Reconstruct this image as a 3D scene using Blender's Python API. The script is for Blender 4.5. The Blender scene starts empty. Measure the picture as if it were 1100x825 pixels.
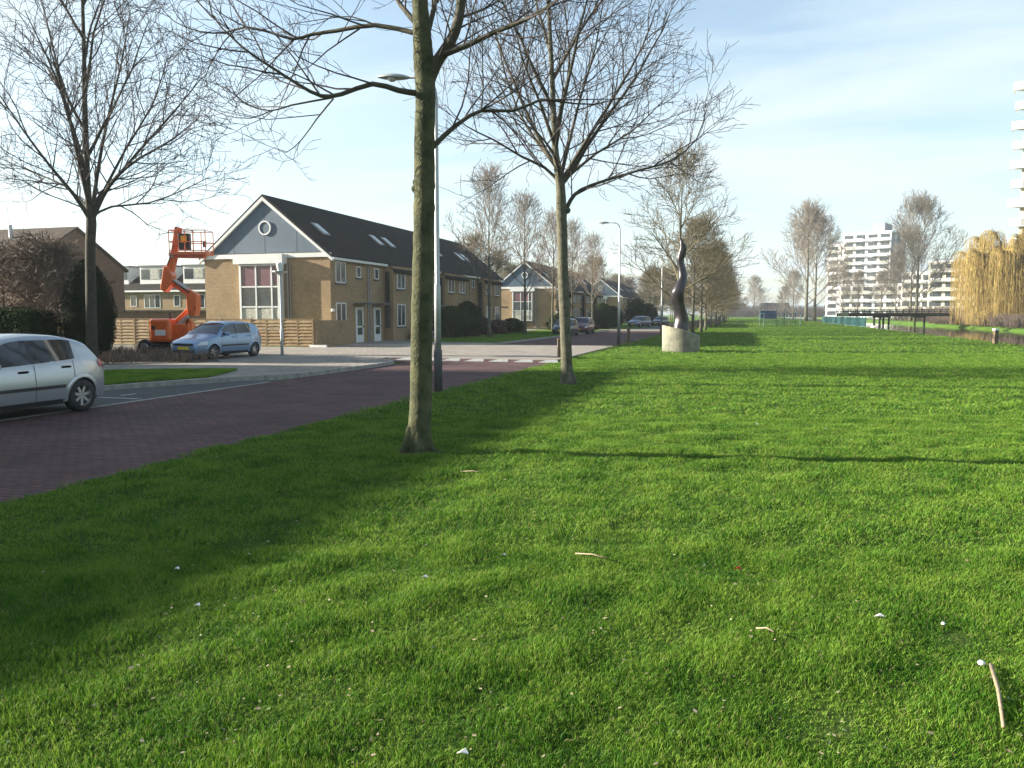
import bpy, bmesh, math, random
import numpy as np
from mathutils import Vector, Matrix
random.seed(11); np.random.seed(11)
R=math.radians; PI=math.pi
scn=bpy.context.scene
COL=scn.collection
# ------------------------------------------------------------ camera calibration
F=840.0; CH=1.85; PITCH=math.atan(75.5/F); YAW=R(16.57)
CA,SA=math.cos(YAW),math.sin(YAW)
def ray(x,y):
    r=(x-550)/F; u=-(y-412.5)/F
    fw=math.cos(PITCH)+u*math.sin(PITCH); up=-math.sin(PITCH)+u*math.cos(PITCH)
    return r*CA-fw*SA, r*SA+fw*CA, up
def G(x,y,z=0.0):
    a,b,c=ray(x,y); t=(z-CH)/c
    return (a*t,b*t)
def W(x,y,dep):           # world point at horizontal forward distance dep
    a,b,c=ray(x,y); f=-a*SA+b*CA; t=dep/f
    return Vector((a*t,b*t,CH+c*t))
def depth(X,Y): return -X*SA+Y*CA
cam=bpy.data.cameras.new('camera'); camo=bpy.data.objects.new('camera',cam); COL.objects.link(camo)
cam.sensor_width=36; cam.lens=F/1100*36; cam.clip_end=4000; cam.clip_start=0.05
camo.location=(0,0,CH); camo.rotation_euler=(PI/2-PITCH,0,YAW); scn.camera=camo
# ------------------------------------------------------------ light
SUN=Vector((-0.984,-0.177,0)).normalized(); EL=R(17)
sd=Vector((SUN.x*math.cos(EL),SUN.y*math.cos(EL),math.sin(EL)))
sl=bpy.data.lights.new('sun','SUN'); sl.energy=5.0; sl.angle=R(0.55); sl.color=(1.0,0.93,0.80)
so=bpy.data.objects.new('sun',sl); COL.objects.link(so); so.rotation_euler=sd.to_track_quat('Z','Y').to_euler(); so.location=(-60,-10,40)
w=bpy.data.worlds.new('World'); scn.world=w; w.use_nodes=True
nt=w.node_tree; nt.nodes.clear(); N=nt.nodes.new; Lk=nt.links.new
out=N('ShaderNodeOutputWorld'); bg=N('ShaderNodeBackground'); sky=N('ShaderNodeTexSky')
sky.sky_type='NISHITA'; sky.sun_disc=False; sky.sun_elevation=EL; sky.sun_rotation=math.atan2(SUN.x,SUN.y)
sky.air_density=1.0; sky.dust_density=1.2; sky.ozone_density=1.6; sky.altitude=0
bg.inputs['Strength'].default_value=0.057
tc=N('ShaderNodeTexCoord'); sep=N('ShaderNodeSeparateXYZ'); Lk(tc.outputs['Generated'],sep.inputs[0])
zz=N('ShaderNodeMath'); zz.operation='MAXIMUM'; zz.inputs[1].default_value=0.0; Lk(sep.outputs['Z'],zz.inputs[0])
za=N('ShaderNodeMath'); za.operation='ADD'; za.inputs[1].default_value=0.10; Lk(zz.outputs[0],za.inputs[0])
dx=N('ShaderNodeMath'); dx.operation='DIVIDE'; Lk(sep.outputs['X'],dx.inputs[0]); Lk(za.outputs[0],dx.inputs[1])
dy=N('ShaderNodeMath'); dy.operation='DIVIDE'; Lk(sep.outputs['Y'],dy.inputs[0]); Lk(za.outputs[0],dy.inputs[1])
cb=N('ShaderNodeCombineXYZ'); Lk(dx.outputs[0],cb.inputs[0]); Lk(dy.outputs[0],cb.inputs[1])
mp=N('ShaderNodeMapping'); mp.inputs['Rotation'].default_value=(0,0,R(28)); mp.inputs['Scale'].default_value=(0.42,1.15,1); Lk(cb.outputs[0],mp.inputs[0])
n1=N('ShaderNodeTexNoise'); n1.inputs['Scale'].default_value=0.9; n1.inputs['Detail'].default_value=7; n1.inputs['Roughness'].default_value=0.55; n1.inputs['Distortion'].default_value=0.6; Lk(mp.outputs[0],n1.inputs[0])
cr=N('ShaderNodeValToRGB'); cr.color_ramp.elements[0].position=0.41; cr.color_ramp.elements[0].color=(0.22,0.22,0.22,1); cr.color_ramp.elements[1].position=0.62; cr.color_ramp.elements[1].color=(0.97,0.97,0.97,1)
Lk(n1.outputs['Fac'],cr.inputs[0])
mx=N('ShaderNodeMix'); mx.data_type='RGBA'; mx.inputs['B'].default_value=(4.0,4.75,5.1,1)
fade=N('ShaderNodeMapRange'); fade.inputs[1].default_value=0.30; fade.inputs[2].default_value=0.62; fade.inputs[3].default_value=1.0; fade.inputs[4].default_value=0.22; Lk(sep.outputs['Z'],fade.inputs[0])
fm_=N('ShaderNodeMath'); fm_.operation='MULTIPLY'; Lk(cr.outputs[0],fm_.inputs[0]); Lk(fade.outputs[0],fm_.inputs[1]); Lk(fm_.outputs[0],mx.inputs['Factor']); skm=N('ShaderNodeVectorMath'); skm.operation='MULTIPLY'; skm.inputs[1].default_value=(1.25,1.32,1.28); Lk(sky.outputs[0],skm.inputs[0]); Lk(skm.outputs[0],mx.inputs['A']); Lk(mx.outputs['Result'],bg.inputs['Color']); Lk(bg.outputs[0],out.inputs[0])
vs=scn.view_settings; vs.view_transform='Standard'; vs.look='None'; vs.gamma=1; vs.exposure=1.88
try: vs.use_curve_mapping=False
except Exception: pass
# ------------------------------------------------------------ materials
def mat(name,col,rough=0.8,metal=0.0,spec=0.5,var=0.0,vscale=4.0,col2=None,bump=0.0,bscale=20.0,detail=6,trans=0.0,coat=0.0):
    m=bpy.data.materials.new(name); m.use_nodes=True; t=m.node_tree; p=t.nodes['Principled BSDF']
    p.inputs['Roughness'].default_value=rough; p.inputs['Metallic'].default_value=metal
    p.inputs['Specular IOR Level'].default_value=spec; p.inputs['Base Color'].default_value=(*col,1)
    if coat: p.inputs['Coat Weight'].default_value=coat; p.inputs['Coat Roughness'].default_value=0.06
    geo=t.nodes.new('ShaderNodeNewGeometry')
    if var>0 or col2:
        n=t.nodes.new('ShaderNodeTexNoise'); n.inputs['Scale'].default_value=vscale; n.inputs['Detail'].default_value=detail
        n.inputs['Roughness'].default_value=0.65
        t.links.new(geo.outputs['Position'],n.inputs['Vector'])
        r=t.nodes.new('ShaderNodeValToRGB'); e=r.color_ramp.elements
        e[0].position=0.36; e[1].position=0.66
        if col2: e[0].color=(*col,1); e[1].color=(*col2,1)
        else:
            e[0].color=(*[c*(1-var) for c in col],1); e[1].color=(*[min(1,c*(1+var)) for c in col],1)
        t.links.new(n.outputs['Fac'],r.inputs[0]); t.links.new(r.outputs[0],p.inputs['Base Color'])
    if bump>0:
        n2=t.nodes.new('ShaderNodeTexNoise'); n2.inputs['Scale'].default_value=bscale; n2.inputs['Detail'].default_value=5
        t.links.new(geo.outputs['Position'],n2.inputs['Vector'])
        b=t.nodes.new('ShaderNodeBump'); b.inputs['Strength'].default_value=bump; b.inputs['Distance'].default_value=0.02
        t.links.new(n2.outputs['Fac'],b.inputs['Height']); t.links.new(b.outputs[0],p.inputs['Normal'])
    if trans>0:
        tr=t.nodes.new('ShaderNodeBsdfTranslucent'); ms=t.nodes.new('ShaderNodeMixShader'); ms.inputs[0].default_value=trans
        src=p.inputs['Base Color'].links
        if src: t.links.new(src[0].from_socket,tr.inputs[0])
        else: tr.inputs[0].default_value=(*col,1)
        o=t.nodes['Material Output']; t.links.new(p.outputs[0],ms.inputs[1]); t.links.new(tr.outputs[0],ms.inputs[2]); t.links.new(ms.outputs[0],o.inputs[0])
    return m
def brickmat(name,c1,c2,mortar,bw,bh,ms,mode='wall',rough=0.85,bump=0.3,offset=0.5,rot=0.0,big=0.25):
    m=bpy.data.materials.new(name); m.use_nodes=True; t=m.node_tree; p=t.nodes['Principled BSDF']; n=t.nodes.new; l=t.links.new
    p.inputs['Roughness'].default_value=rough; p.inputs['Specular IOR Level'].default_value=0.12
    geo=n('ShaderNodeNewGeometry'); s=n('ShaderNodeSeparateXYZ'); l(geo.outputs['Position'],s.inputs[0]); c=n('ShaderNodeCombineXYZ')
    if mode=='wall':
        a=n('ShaderNodeMath'); a.operation='ADD'; l(s.outputs['X'],a.inputs[0]); l(s.outputs['Y'],a.inputs[1]); l(a.outputs[0],c.inputs[0]); l(s.outputs['Z'],c.inputs[1])
    elif mode=='roof':
        l(s.outputs['Y'],c.inputs[0]); l(s.outputs['X'],c.inputs[1])
    else:
        l(s.outputs['X'],c.inputs[0]); l(s.outputs['Y'],c.inputs[1])
    mpp=n('ShaderNodeMapping'); mpp.inputs['Rotation'].default_value=(0,0,rot); l(c.outputs[0],mpp.inputs[0])
    b=n('ShaderNodeTexBrick'); b.inputs['Scale'].default_value=1.0; b.inputs['Brick Width'].default_value=bw; b.inputs['Row Height'].default_value=bh
    b.inputs['Mortar Size'].default_value=ms; b.inputs['Mortar Smooth'].default_value=0.3; b.offset=offset; b.inputs['Bias'].default_value=0.0
    b.inputs['Color1'].default_value=(*c1,1); b.inputs['Color2'].default_value=(*c2,1); b.inputs['Mortar'].default_value=(*mortar,1); l(mpp.outputs[0],b.inputs['Vector'])
    ns=n('ShaderNodeTexNoise'); ns.inputs['Scale'].default_value=0.7; ns.inputs['Detail'].default_value=8; ns.inputs['Roughness'].default_value=0.7; l(geo.outputs['Position'],ns.inputs['Vector'])
    mr=n('ShaderNodeMapRange'); mr.inputs[1].default_value=0.3; mr.inputs[2].default_value=0.7; mr.inputs[3].default_value=1-big; mr.inputs[4].default_value=1+big; l(ns.outputs['Fac'],mr.inputs[0])
    mm=n('ShaderNodeVectorMath'); mm.operation='SCALE'; l(b.outputs['Color'],mm.inputs[0]); l(mr.outputs[0],mm.inputs['Scale']); l(mm.outputs[0],p.inputs['Base Color'])
    bp=n('ShaderNodeBump'); bp.inputs['Strength'].default_value=bump; bp.inputs['Distance'].default_value=0.01; bp.invert=True
    l(b.outputs['Fac'],bp.inputs['Height']); l(bp.outputs[0],p.inputs['Normal'])
    return m
M={}
M['brick']=brickmat('tan_brick',(0.33,0.225,0.12),(0.26,0.175,0.095),(0.25,0.205,0.15),0.22,0.065,0.006,big=0.20)
M['brickd']=brickmat('brown_brick',(0.17,0.10,0.065),(0.135,0.08,0.052),(0.14,0.11,0.09),0.22,0.065,0.006,big=0.15)
M['tiles']=brickmat('dark_roof_tiles',(0.017,0.014,0.011),(0.027,0.021,0.016),(0.007,0.006,0.005),0.28,0.30,0.02,mode='roof',rough=0.75,bump=0.6,big=0.35)
M['tilesb']=brickmat('brown_roof_tiles',(0.065,0.050,0.036),(0.085,0.062,0.045),(0.03,0.025,0.02),0.28,0.30,0.02,mode='roof',rough=0.8,bump=0.6,big=0.35)
M['paver']=brickmat('red_brick_pavers',(0.135,0.072,0.065),(0.090,0.056,0.058),(0.030,0.026,0.027),0.21,0.105,0.008,mode='floor',bump=0.5,big=0.28)
M['paving']=brickmat('pale_concrete_paving',(0.30,0.265,0.225),(0.25,0.22,0.185),(0.14,0.125,0.105),0.3,0.3,0.010,mode='floor',bump=0.3,big=0.2)
M['asphalt']=mat('asphalt',(0.055,0.055,0.055),0.9,var=0.25,vscale=3,bump=0.5,bscale=120)
M['kerb']=mat('kerb_concrete',(0.27,0.26,0.23),0.9,var=0.25,vscale=5,bump=0.3,bscale=60)
M['white_line']=mat('worn_white_marking',(0.30,0.30,0.28),0.8,var=0.35,vscale=12)
M['white']=mat('white_paint',(0.60,0.60,0.58),0.5,var=0.06,vscale=3)
M['blueclad']=mat('blue_grey_cladding',(0.052,0.088,0.125),0.6,var=0.10,vscale=1.2)
M['glass']=mat('window_glass',(0.045,0.055,0.06),0.06,spec=0.8,var=0.5,vscale=0.9)
M['glasslight']=mat('curtained_glass',(0.42,0.40,0.34),0.15,var=0.35,vscale=4)
M['purple']=mat('purple_curtain_glass',(0.16,0.085,0.095),0.2,var=0.15,vscale=5)
M['sill']=mat('blue_stone_sill',(0.07,0.07,0.07),0.6)
M['zinc']=mat('grey_downpipe',(0.30,0.29,0.28),0.5,metal=0.3)
M['wood']=mat('treated_fence_wood',(0.27,0.18,0.085),0.8,var=0.25,vscale=3,bump=0.3,bscale=30)
M['woodd']=mat('dark_post_wood',(0.13,0.09,0.055),0.9,var=0.3,vscale=8,bump=0.4,bscale=40)
M['bark']=mat('grey_green_bark',(0.060,0.058,0.032),0.95,col2=(0.135,0.125,0.085),vscale=7,bump=1.0,bscale=28)
M['barkshade']=mat('shade_darkened_bark',(0.030,0.027,0.018),0.95,col2=(0.060,0.055,0.036),vscale=6,bump=1.0,bscale=28)  # darker bark copy; the left tree's shade is in its colour
M['barkalg']=mat('mossy_green_bark',(0.028,0.034,0.010),0.95,col2=(0.095,0.092,0.040),vscale=5,bump=1.2,bscale=30)
M['twig']=mat('dark_twig_bark',(0.055,0.043,0.040),0.9,var=0.3,vscale=6)
M['limb']=mat('limb_bark',(0.045,0.042,0.024),0.9,col2=(0.085,0.072,0.048),vscale=5,bump=0.6,bscale=25)
M['twigpop']=mat('pinkish_grey_twigs',(0.18,0.155,0.122),0.9,var=0.2,vscale=0.6)
M['twigred']=mat('reddish_twigs',(0.125,0.092,0.068),0.9,var=0.25,vscale=2)
M['twigol']=mat('olive_brown_twigs',(0.12,0.10,0.055),0.9,var=0.25,vscale=2)
M['twiglight']=mat('pale_brown_twigs',(0.17,0.135,0.10),0.9,var=0.2,vscale=2)
M['willow']=mat('golden_willow_twigs',(0.46,0.34,0.115),0.85,spec=0.2,col2=(0.27,0.195,0.07),vscale=1.6,trans=0.2)
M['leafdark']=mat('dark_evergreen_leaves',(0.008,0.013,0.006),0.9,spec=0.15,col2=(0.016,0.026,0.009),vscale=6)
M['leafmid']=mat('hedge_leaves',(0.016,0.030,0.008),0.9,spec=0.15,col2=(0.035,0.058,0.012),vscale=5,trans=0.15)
M['leafred']=mat('red_brown_leaves',(0.06,0.03,0.022),0.8,var=0.4,vscale=5)
M['pitsoil']=mat('dark_wet_soil',(0.035,0.024,0.015),0.95,var=0.4,vscale=9,bump=0.8,bscale=40)
M['soil']=mat('bare_soil',(0.11,0.085,0.06),0.95,var=0.35,vscale=4,bump=0.6,bscale=20)
M['concrete']=mat('weathered_concrete',(0.27,0.25,0.18),0.9,col2=(0.13,0.13,0.095),vscale=2.5,bump=0.5,bscale=30)
M['bronze']=mat('dark_bronze',(0.045,0.040,0.043),0.32,metal=0.6,var=0.35,vscale=2)
M['steel']=mat('galvanised_steel',(0.42,0.43,0.42),0.45,metal=0.4,var=0.12,vscale=6)
M['darksteel']=mat('dark_pole_base',(0.09,0.09,0.095),0.6,metal=0.2,var=0.2,vscale=6)
M['lampglass']=mat('lamp_diffuser',(0.6,0.62,0.6),0.25)
M['orange']=mat('orange_machine_paint',(0.72,0.13,0.022),0.35,var=0.1,vscale=3,coat=0.3)
M['black']=mat('black_rubber',(0.016,0.016,0.017),0.7)
M['blackp']=mat('black_plastic',(0.02,0.02,0.022),0.45)
M['rim']=mat('alloy_rim',(0.52,0.52,0.53),0.3,metal=0.8)
M['silver']=mat('silver_car_paint',(0.42,0.44,0.47),0.28,metal=0.55,coat=0.7)
M['carblue']=mat('light_blue_car_paint',(0.20,0.30,0.44),0.28,metal=0.4,coat=0.7)
M['carglass']=mat('car_glass',(0.018,0.024,0.030),0.04,spec=0.9)
M['redlens']=mat('red_lens',(0.35,0.015,0.012),0.15)
M['clearlens']=mat('clear_lens',(0.60,0.63,0.66),0.1)
M['plate']=mat('yellow_plate',(0.70,0.48,0.04),0.4)
M['dteal']=mat('dark_teal_car_paint',(0.02,0.045,0.065),0.3,metal=0.3,coat=0.6)
M['wine']=mat('wine_car_paint',(0.12,0.03,0.045),0.3,metal=0.3,coat=0.6)
M['navy']=mat('slate_blue_car_paint',(0.045,0.07,0.13),0.3,metal=0.3,coat=0.6)
M['teal']=mat('teal_fence_paint',(0.035,0.12,0.115),0.5)
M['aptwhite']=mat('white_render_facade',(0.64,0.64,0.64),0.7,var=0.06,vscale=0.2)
M['aptgreyshade']=mat('grey_and_shade_facade',(0.22,0.23,0.27),0.8,var=0.08,vscale=0.2)  # on side walls, shade on the white tower is put into this grey
M['aptbeige']=mat('cream_facade',(0.60,0.54,0.40),0.8,var=0.08,vscale=0.2)
M['bluepanel']=mat('blue_panel',(0.05,0.075,0.16),0.5)
M['yellow']=mat('yellow_label',(0.65,0.42,0.03),0.5)
M['leafbit']=mat('dry_leaf_bits',(0.10,0.065,0.03),0.8,col2=(0.42,0.36,0.24),vscale=9)
M['litter']=mat('pale_litter',(0.75,0.72,0.66),0.7)
M['deadwood']=mat('dead_pale_wood',(0.30,0.22,0.14),0.8,var=0.2,vscale=20)
M['shrubtwig']=mat('bare_shrub_twigs',(0.16,0.115,0.085),0.9,var=0.35,vscale=4)
# water
m=mat('canal_water',(0.035,0.035,0.028),0.04,spec=0.8,bump=0.12,bscale=2.5); M['water']=m
# lawn material
def lawnmat():
    m=bpy.data.materials.new('lawn_ground'); m.use_nodes=True; t=m.node_tree; p=t.nodes['Principled BSDF']; n=t.nodes.new; l=t.links.new
    p.inputs['Roughness'].default_value=0.95; p.inputs['Specular IOR Level'].default_value=0.1
    g=n('ShaderNodeNewGeometry'); a=n('ShaderNodeTexNoise'); a.inputs['Scale'].default_value=0.5; a.inputs['Detail'].default_value=10; a.inputs['Roughness'].default_value=0.7; l(g.outputs['Position'],a.inputs['Vector'])
    r=n('ShaderNodeValToRGB'); e=r.color_ramp.elements; e[0].position=0.35; e[0].color=(0.060,0.125,0.014,1); e[1].position=0.65; e[1].color=(0.100,0.175,0.026,1); l(a.outputs['Fac'],r.inputs[0]); l(r.outputs[0],p.inputs['Base Color'])
    b=n('ShaderNodeTexNoise'); b.inputs['Scale'].default_value=9; b.inputs['Detail'].default_value=8; l(g.outputs['Position'],b.inputs['Vector'])
    bp=n('ShaderNodeBump'); bp.inputs['Strength'].default_value=1.0; bp.inputs['Distance'].default_value=0.06; l(b.outputs['Fac'],bp.inputs['Height']); l(bp.outputs[0],p.inputs['Normal'])
    return m
M['lawn']=lawnmat()
M['turf']=mat('dark_turf_soil',(0.040,0.062,0.012),0.95,spec=0.1,col2=(0.055,0.095,0.014),vscale=2.5,bump=0.8,bscale=30)
def blademat():
    m=bpy.data.materials.new('grass_blades'); m.use_nodes=True; t=m.node_tree; p=t.nodes['Principled BSDF']; n=t.nodes.new; l=t.links.new
    p.inputs['Roughness'].default_value=0.6; p.inputs['Specular IOR Level'].default_value=0.22
    g=n('ShaderNodeNewGeometry'); a=n('ShaderNodeTexNoise'); a.inputs['Scale'].default_value=1.5; a.inputs['Detail'].default_value=9; a.inputs['Roughness'].default_value=0.75; l(g.outputs['Position'],a.inputs['Vector'])
    r=n('ShaderNodeValToRGB'); e=r.color_ramp.elements
    e[0].position=0.37; e[0].color=(0.030,0.105,0.006,1); e[1].position=0.64; e[1].color=(0.205,0.315,0.038,1)
    k=r.color_ramp.elements.new(0.50); k.color=(0.104,0.228,0.014,1)
    oi=n('ShaderNodeAttribute'); oi.attribute_name='tint'
    ad=n('ShaderNodeMath'); ad.operation='MULTIPLY_ADD'; ad.inputs[1].default_value=0.34; l(oi.outputs['Fac'],ad.inputs[0])
    sb=n('ShaderNodeMath'); sb.operation='SUBTRACT'; sb.inputs[1].default_value=0.17; l(a.outputs['Fac'],sb.inputs[0]); l(sb.outputs[0],ad.inputs[2]); l(ad.outputs[0],r.inputs[0])
    # a few blades are dry straw
    gt=n('ShaderNodeMath'); gt.operation='GREATER_THAN'; gt.inputs[1].default_value=0.965; l(oi.outputs['Fac'],gt.inputs[0])
    mx=n('ShaderNodeMix'); mx.data_type='RGBA'; mx.inputs['B'].default_value=(0.24,0.21,0.09,1); l(gt.outputs[0],mx.inputs['Factor']); l(r.outputs[0],mx.inputs['A'])
    l(mx.outputs['Result'],p.inputs['Base Color'])
    tr=n('ShaderNodeBsdfTranslucent'); l(mx.outputs['Result'],tr.inputs[0]); ms=n('ShaderNodeMixShader'); ms.inputs[0].default_value=0.35
    l(p.outputs[0],ms.inputs[1]); l(tr.outputs[0],ms.inputs[2]); l(ms.outputs[0],t.nodes['Material Output'].inputs[0])
    return m
M['blade']=blademat()
# ------------------------------------------------------------ mesh builder
class MB:
    def __init__(s): s.v=[]; s.f=[]
    def add(s,vs,fs):
        o=len(s.v); s.v.extend([tuple(x) for x in vs]); s.f.extend([tuple(i+o for i in q) for q in fs]); return s
    def box(s,x0,x1,y0,y1,z0,z1,mt=None):
        vs=[Vector(p) for p in ((x0,y0,z0),(x1,y0,z0),(x1,y1,z0),(x0,y1,z0),(x0,y0,z1),(x1,y0,z1),(x1,y1,z1),(x0,y1,z1))]
        if mt is not None: vs=[mt@v for v in vs]
        return s.add(vs,[(0,3,2,1),(4,5,6,7),(0,1,5,4),(1,2,6,5),(2,3,7,6),(3,0,4,7)])
    def beam(s,a,b,wx,wz,up=(0,0,1)):     # rectangular bar between two points
        a=Vector(a); b=Vector(b); d=(b-a).normalized(); u=Vector(up)
        if abs(d.dot(u))>0.95: u=Vector((0,1,0))
        x=d.cross(u).normalized(); z=x.cross(d).normalized(); vs=[]
        for p in (a,b):
            for sx,sz in ((-1,-1),(1,-1),(1,1),(-1,1)): vs.append(p+x*wx/2*sx+z*wz/2*sz)
        return s.add(vs,[(0,1,2,3),(7,6,5,4),(0,4,5,1),(1,5,6,2),(2,6,7,3),(3,7,4,0)])
    def tube(s,pts,rad,k=8,cap=True):
        pts=[Vector(p) for p in pts]; n=len(pts); 
        if not hasattr(rad,'__len__'): rad=[rad]*n
        o=len(s.v); ref=None
        for i,p in enumerate(pts):
            t=(pts[min(i+1,n-1)]-pts[max(i-1,0)])
            if t.length<1e-9: t=Vector((0,0,1))
            t.normalize()
            if ref is None: ref=Vector((1,0,0)) if abs(t.x)<0.8 else Vector((0,1,0))
            x=(ref-t*ref.dot(t))
            if x.length<1e-4: x=t.orthogonal()
            x.normalize(); ref=x; y=t.cross(x); r=rad[i]
            for j in range(k):
                a=2*PI*j/k; q=p+x*(r*math.cos(a))+y*(r*math.sin(a)); s.v.append((q.x,q.y,q.z))
        for i in range(n-1):
            for j in range(k):
                a=o+i*k+j; b=o+i*k+(j+1)%k; s.f.append((a,b,b+k,a+k))
        if cap:
            s.f.append(tuple(o+j for j in range(k))[::-1]); s.f.append(tuple(o+(n-1)*k+j for j in range(k)))
        return s
    def lathe(s,prof,c=(0,0,0),k=24,axis='Z'):   # prof: (r, h)
        o=len(s.v); c=Vector(c)
        for r,h in prof:
            for j in range(k):
                a=2*PI*j/k; x,y=r*math.cos(a),r*math.sin(a)
                q=(x,y,h) if axis=='Z' else ((x,h,y) if axis=='Y' else (h,x,y))
                s.v.append((c.x+q[0],c.y+q[1],c.z+q[2]))
        for i in range(len(prof)-1):
            for j in range(k):
                a=o+i*k+j; b=o+i*k+(j+1)%k; s.f.append((a,b,b+k,a+k))
        return s
    def prism(s,poly,z0,z1):
        n=len(poly); vs=[(x,y,z0) for x,y in poly]+[(x,y,z1) for x,y in poly]
        fs=[tuple(range(n))[::-1],tuple(range(n,2*n))]+[(i,(i+1)%n,(i+1)%n+n,i+n) for i in range(n)]
        return s.add(vs,fs)
    def xprism(s,poly,y0,y1):   # polygon in x,z extruded along y
        n=len(poly); vs=[(x,y0,z) for x,z in poly]+[(x,y1,z) for x,z in poly]
        return s.add(vs,[tuple(range(n)),tuple(range(n,2*n))[::-1]]+[(i,i+n,(i+1)%n+n,(i+1)%n) for i in range(n)])
    def grid(s,rows):
        o=len(s.v); nr=len(rows); nc=len(rows[0])
        for r in rows: s.v.extend([tuple(p) for p in r])
        for i in range(nr-1):
            for j in range(nc-1):
                a=o+i*nc+j; s.f.append((a,a+1,a+nc+1,a+nc))
        return s
    def build(s,name,material,parent=None,smooth=False,bevel=0):
        me=bpy.data.meshes.new(name); me.from_pydata(s.v,[],s.f); me.update()
        if material is not None: me.materials.append(M[material] if isinstance(material,str) else material)
        if smooth: me.polygons.foreach_set('use_smooth',[True]*len(me.polygons))
        o=bpy.data.objects.new(name,me); COL.objects.link(o)
        if parent is not None: o.parent=parent
        if bevel:
            b=o.modifiers.new('bevel','BEVEL'); b.width=bevel; b.segments=2; b.limit_method='ANGLE'
        return o
def fixn(o):
    bm=bmesh.new(); bm.from_mesh(o.data); bmesh.ops.recalc_face_normals(bm,faces=bm.faces); bm.to_mesh(o.data); bm.free(); return o
def tag(o,label=None,cat=None,group=None,kind=None):
    if label: o['label']=label
    if cat: o['category']=cat
    if group: o['group']=group
    if kind: o['kind']=kind
    return o
def empty(name,loc=(0,0,0),rz=0,label=None,cat=None,group=None):
    o=bpy.data.objects.new(name,None); COL.objects.link(o); o.location=loc; o.rotation_euler=(0,0,rz); o.empty_display_size=0.2
    return tag(o,label,cat,group)
def copy_tree(o,parent=None,skip=()):
    c=o.copy(); COL.objects.link(c); c.parent=parent
    for ch in list(o.children):
        if ch.name.split('.')[0] in skip: continue
        copy_tree(ch,c)
    return c
def struct(o): o['kind']='structure'; return o
def sheet(name,poly,z,material):
    mb=MB(); mb.add([(x,y,z) for x,y in poly],[tuple(range(len(poly)))]); o=mb.build(name,material)
    fixn(o)
    if o.data.polygons[0].normal.z<0: o.data.flip_normals()
    return struct(o)
def slab(name,poly,z0,z1,material):
    o=MB().prism(poly,z0,z1).build(name,material); fixn(o); return struct(o)
ORD=['first','second','third','fourth','fifth','sixth','seventh','eighth','ninth','tenth','eleventh','twelfth','thirteenth','fourteenth','fifteenth','sixteenth','seventeenth','eighteenth','nineteenth','twentieth']
# ------------------------------------------------------------ setting: ground, lawn, roads, canal
CX0,CX1=15.35,34.0
mb=MB()
mb.add([(-900,-400,-.05),(CX0,-400,-.05),(CX0,1500,-.05),(-900,1500,-.05)],[(0,1,2,3)])
mb.add([(CX1+1.6,-400,.02),(900,-400,.02),(900,1500,.02),(CX1+1.6,1500,.02)],[(0,1,2,3)])
mb.add([(CX1,-400,-.6),(CX1+1.6,-400,.02),(CX1+1.6,1500,.02),(CX1,1500,-.6)],[(0,1,2,3)])
mb.add([(CX0,-400,-.05),(CX0+.45,-400,-.7),(CX0+.45,1500,-.7),(CX0,1500,-.05)],[(0,1,2,3)])
o=struct(mb.build('ground','lawn'))
struct(MB().add([(CX0+.2,-60,-.5),(CX1+.6,-60,-.5),(CX1+.6,420,-.5),(CX0+.2,420,-.5)],[(0,1,2,3)]).build('water','water'))
LX=-6.9
edge=[(LX+0.06*math.sin(y*1.7)+0.05*math.sin(y*4.1+1),y) for y in np.arange(-20,44,0.5)]
lawnpoly=edge+[(LX,44),(LX,420),(CX0+.01,420),(CX0+.01,-20)]
sheet('lawn',lawnpoly,0.0,'turf')
road=[(-12.5,-60),(LX+.12,-60),(LX+.12,28),(-12.5,28)]
sheet('road',road,-0.022,'paver')
sheet('parking_lane',[(-14.95,-60),(-12.5,-60),(-12.5,19.4),(-13.4,18.6),(-14.6,16.2),(-14.95,15.0)],-0.018,'asphalt')
struct(MB().box(-12.56,-12.44,-20,18.6,-.02,-.012).build('parking_line','kerb'))
mb=MB()
for y in (9.2,14.0): mb.box(-14.8,-12.7,y,y+.1,-.016,-.011)
for y in (12.6,13.3,14.5): mb.box(-13.7,-13.6,y,y+.45,-.016,-.011)
struct(mb.build('parking_markings','white_line'))
# pale paved corner and side street (raised table)
cornerk=[(-15.1,-60),(-15.1,15.2),(-14.7,16.5),(-13.5,19.0),(-12.7,20.2),(-12.55,21.5),(-12.55,26.2),(-12.9,27.2),(-13.9,28.0)]
pav=cornerk+[(-13.9,28.9),(LX-.02,28.9),(LX-.02,43.0),(-14.4,43.0),(-14.4,45.5),(-22.85,45.5),(-22.85,37.0),(-80,37.0),(-80,-60)]
slab('side_street_paving',pav,-.04,.085,'paving')
# kerbs
def kerb(name,pts,wd,z0,z1,material='kerb'):
    mb=MB()
    for a,b in zip(pts[:-1],pts[1:]):
        mb.beam((a[0],a[1],(z0+z1)/2),(b[0],b[1],(z0+z1)/2),wd,z1-z0)
    return struct(mb.build(name,material))
kerb('kerb',[(x+.06,y) for x,y in cornerk],.14,-.05,.10)
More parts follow.
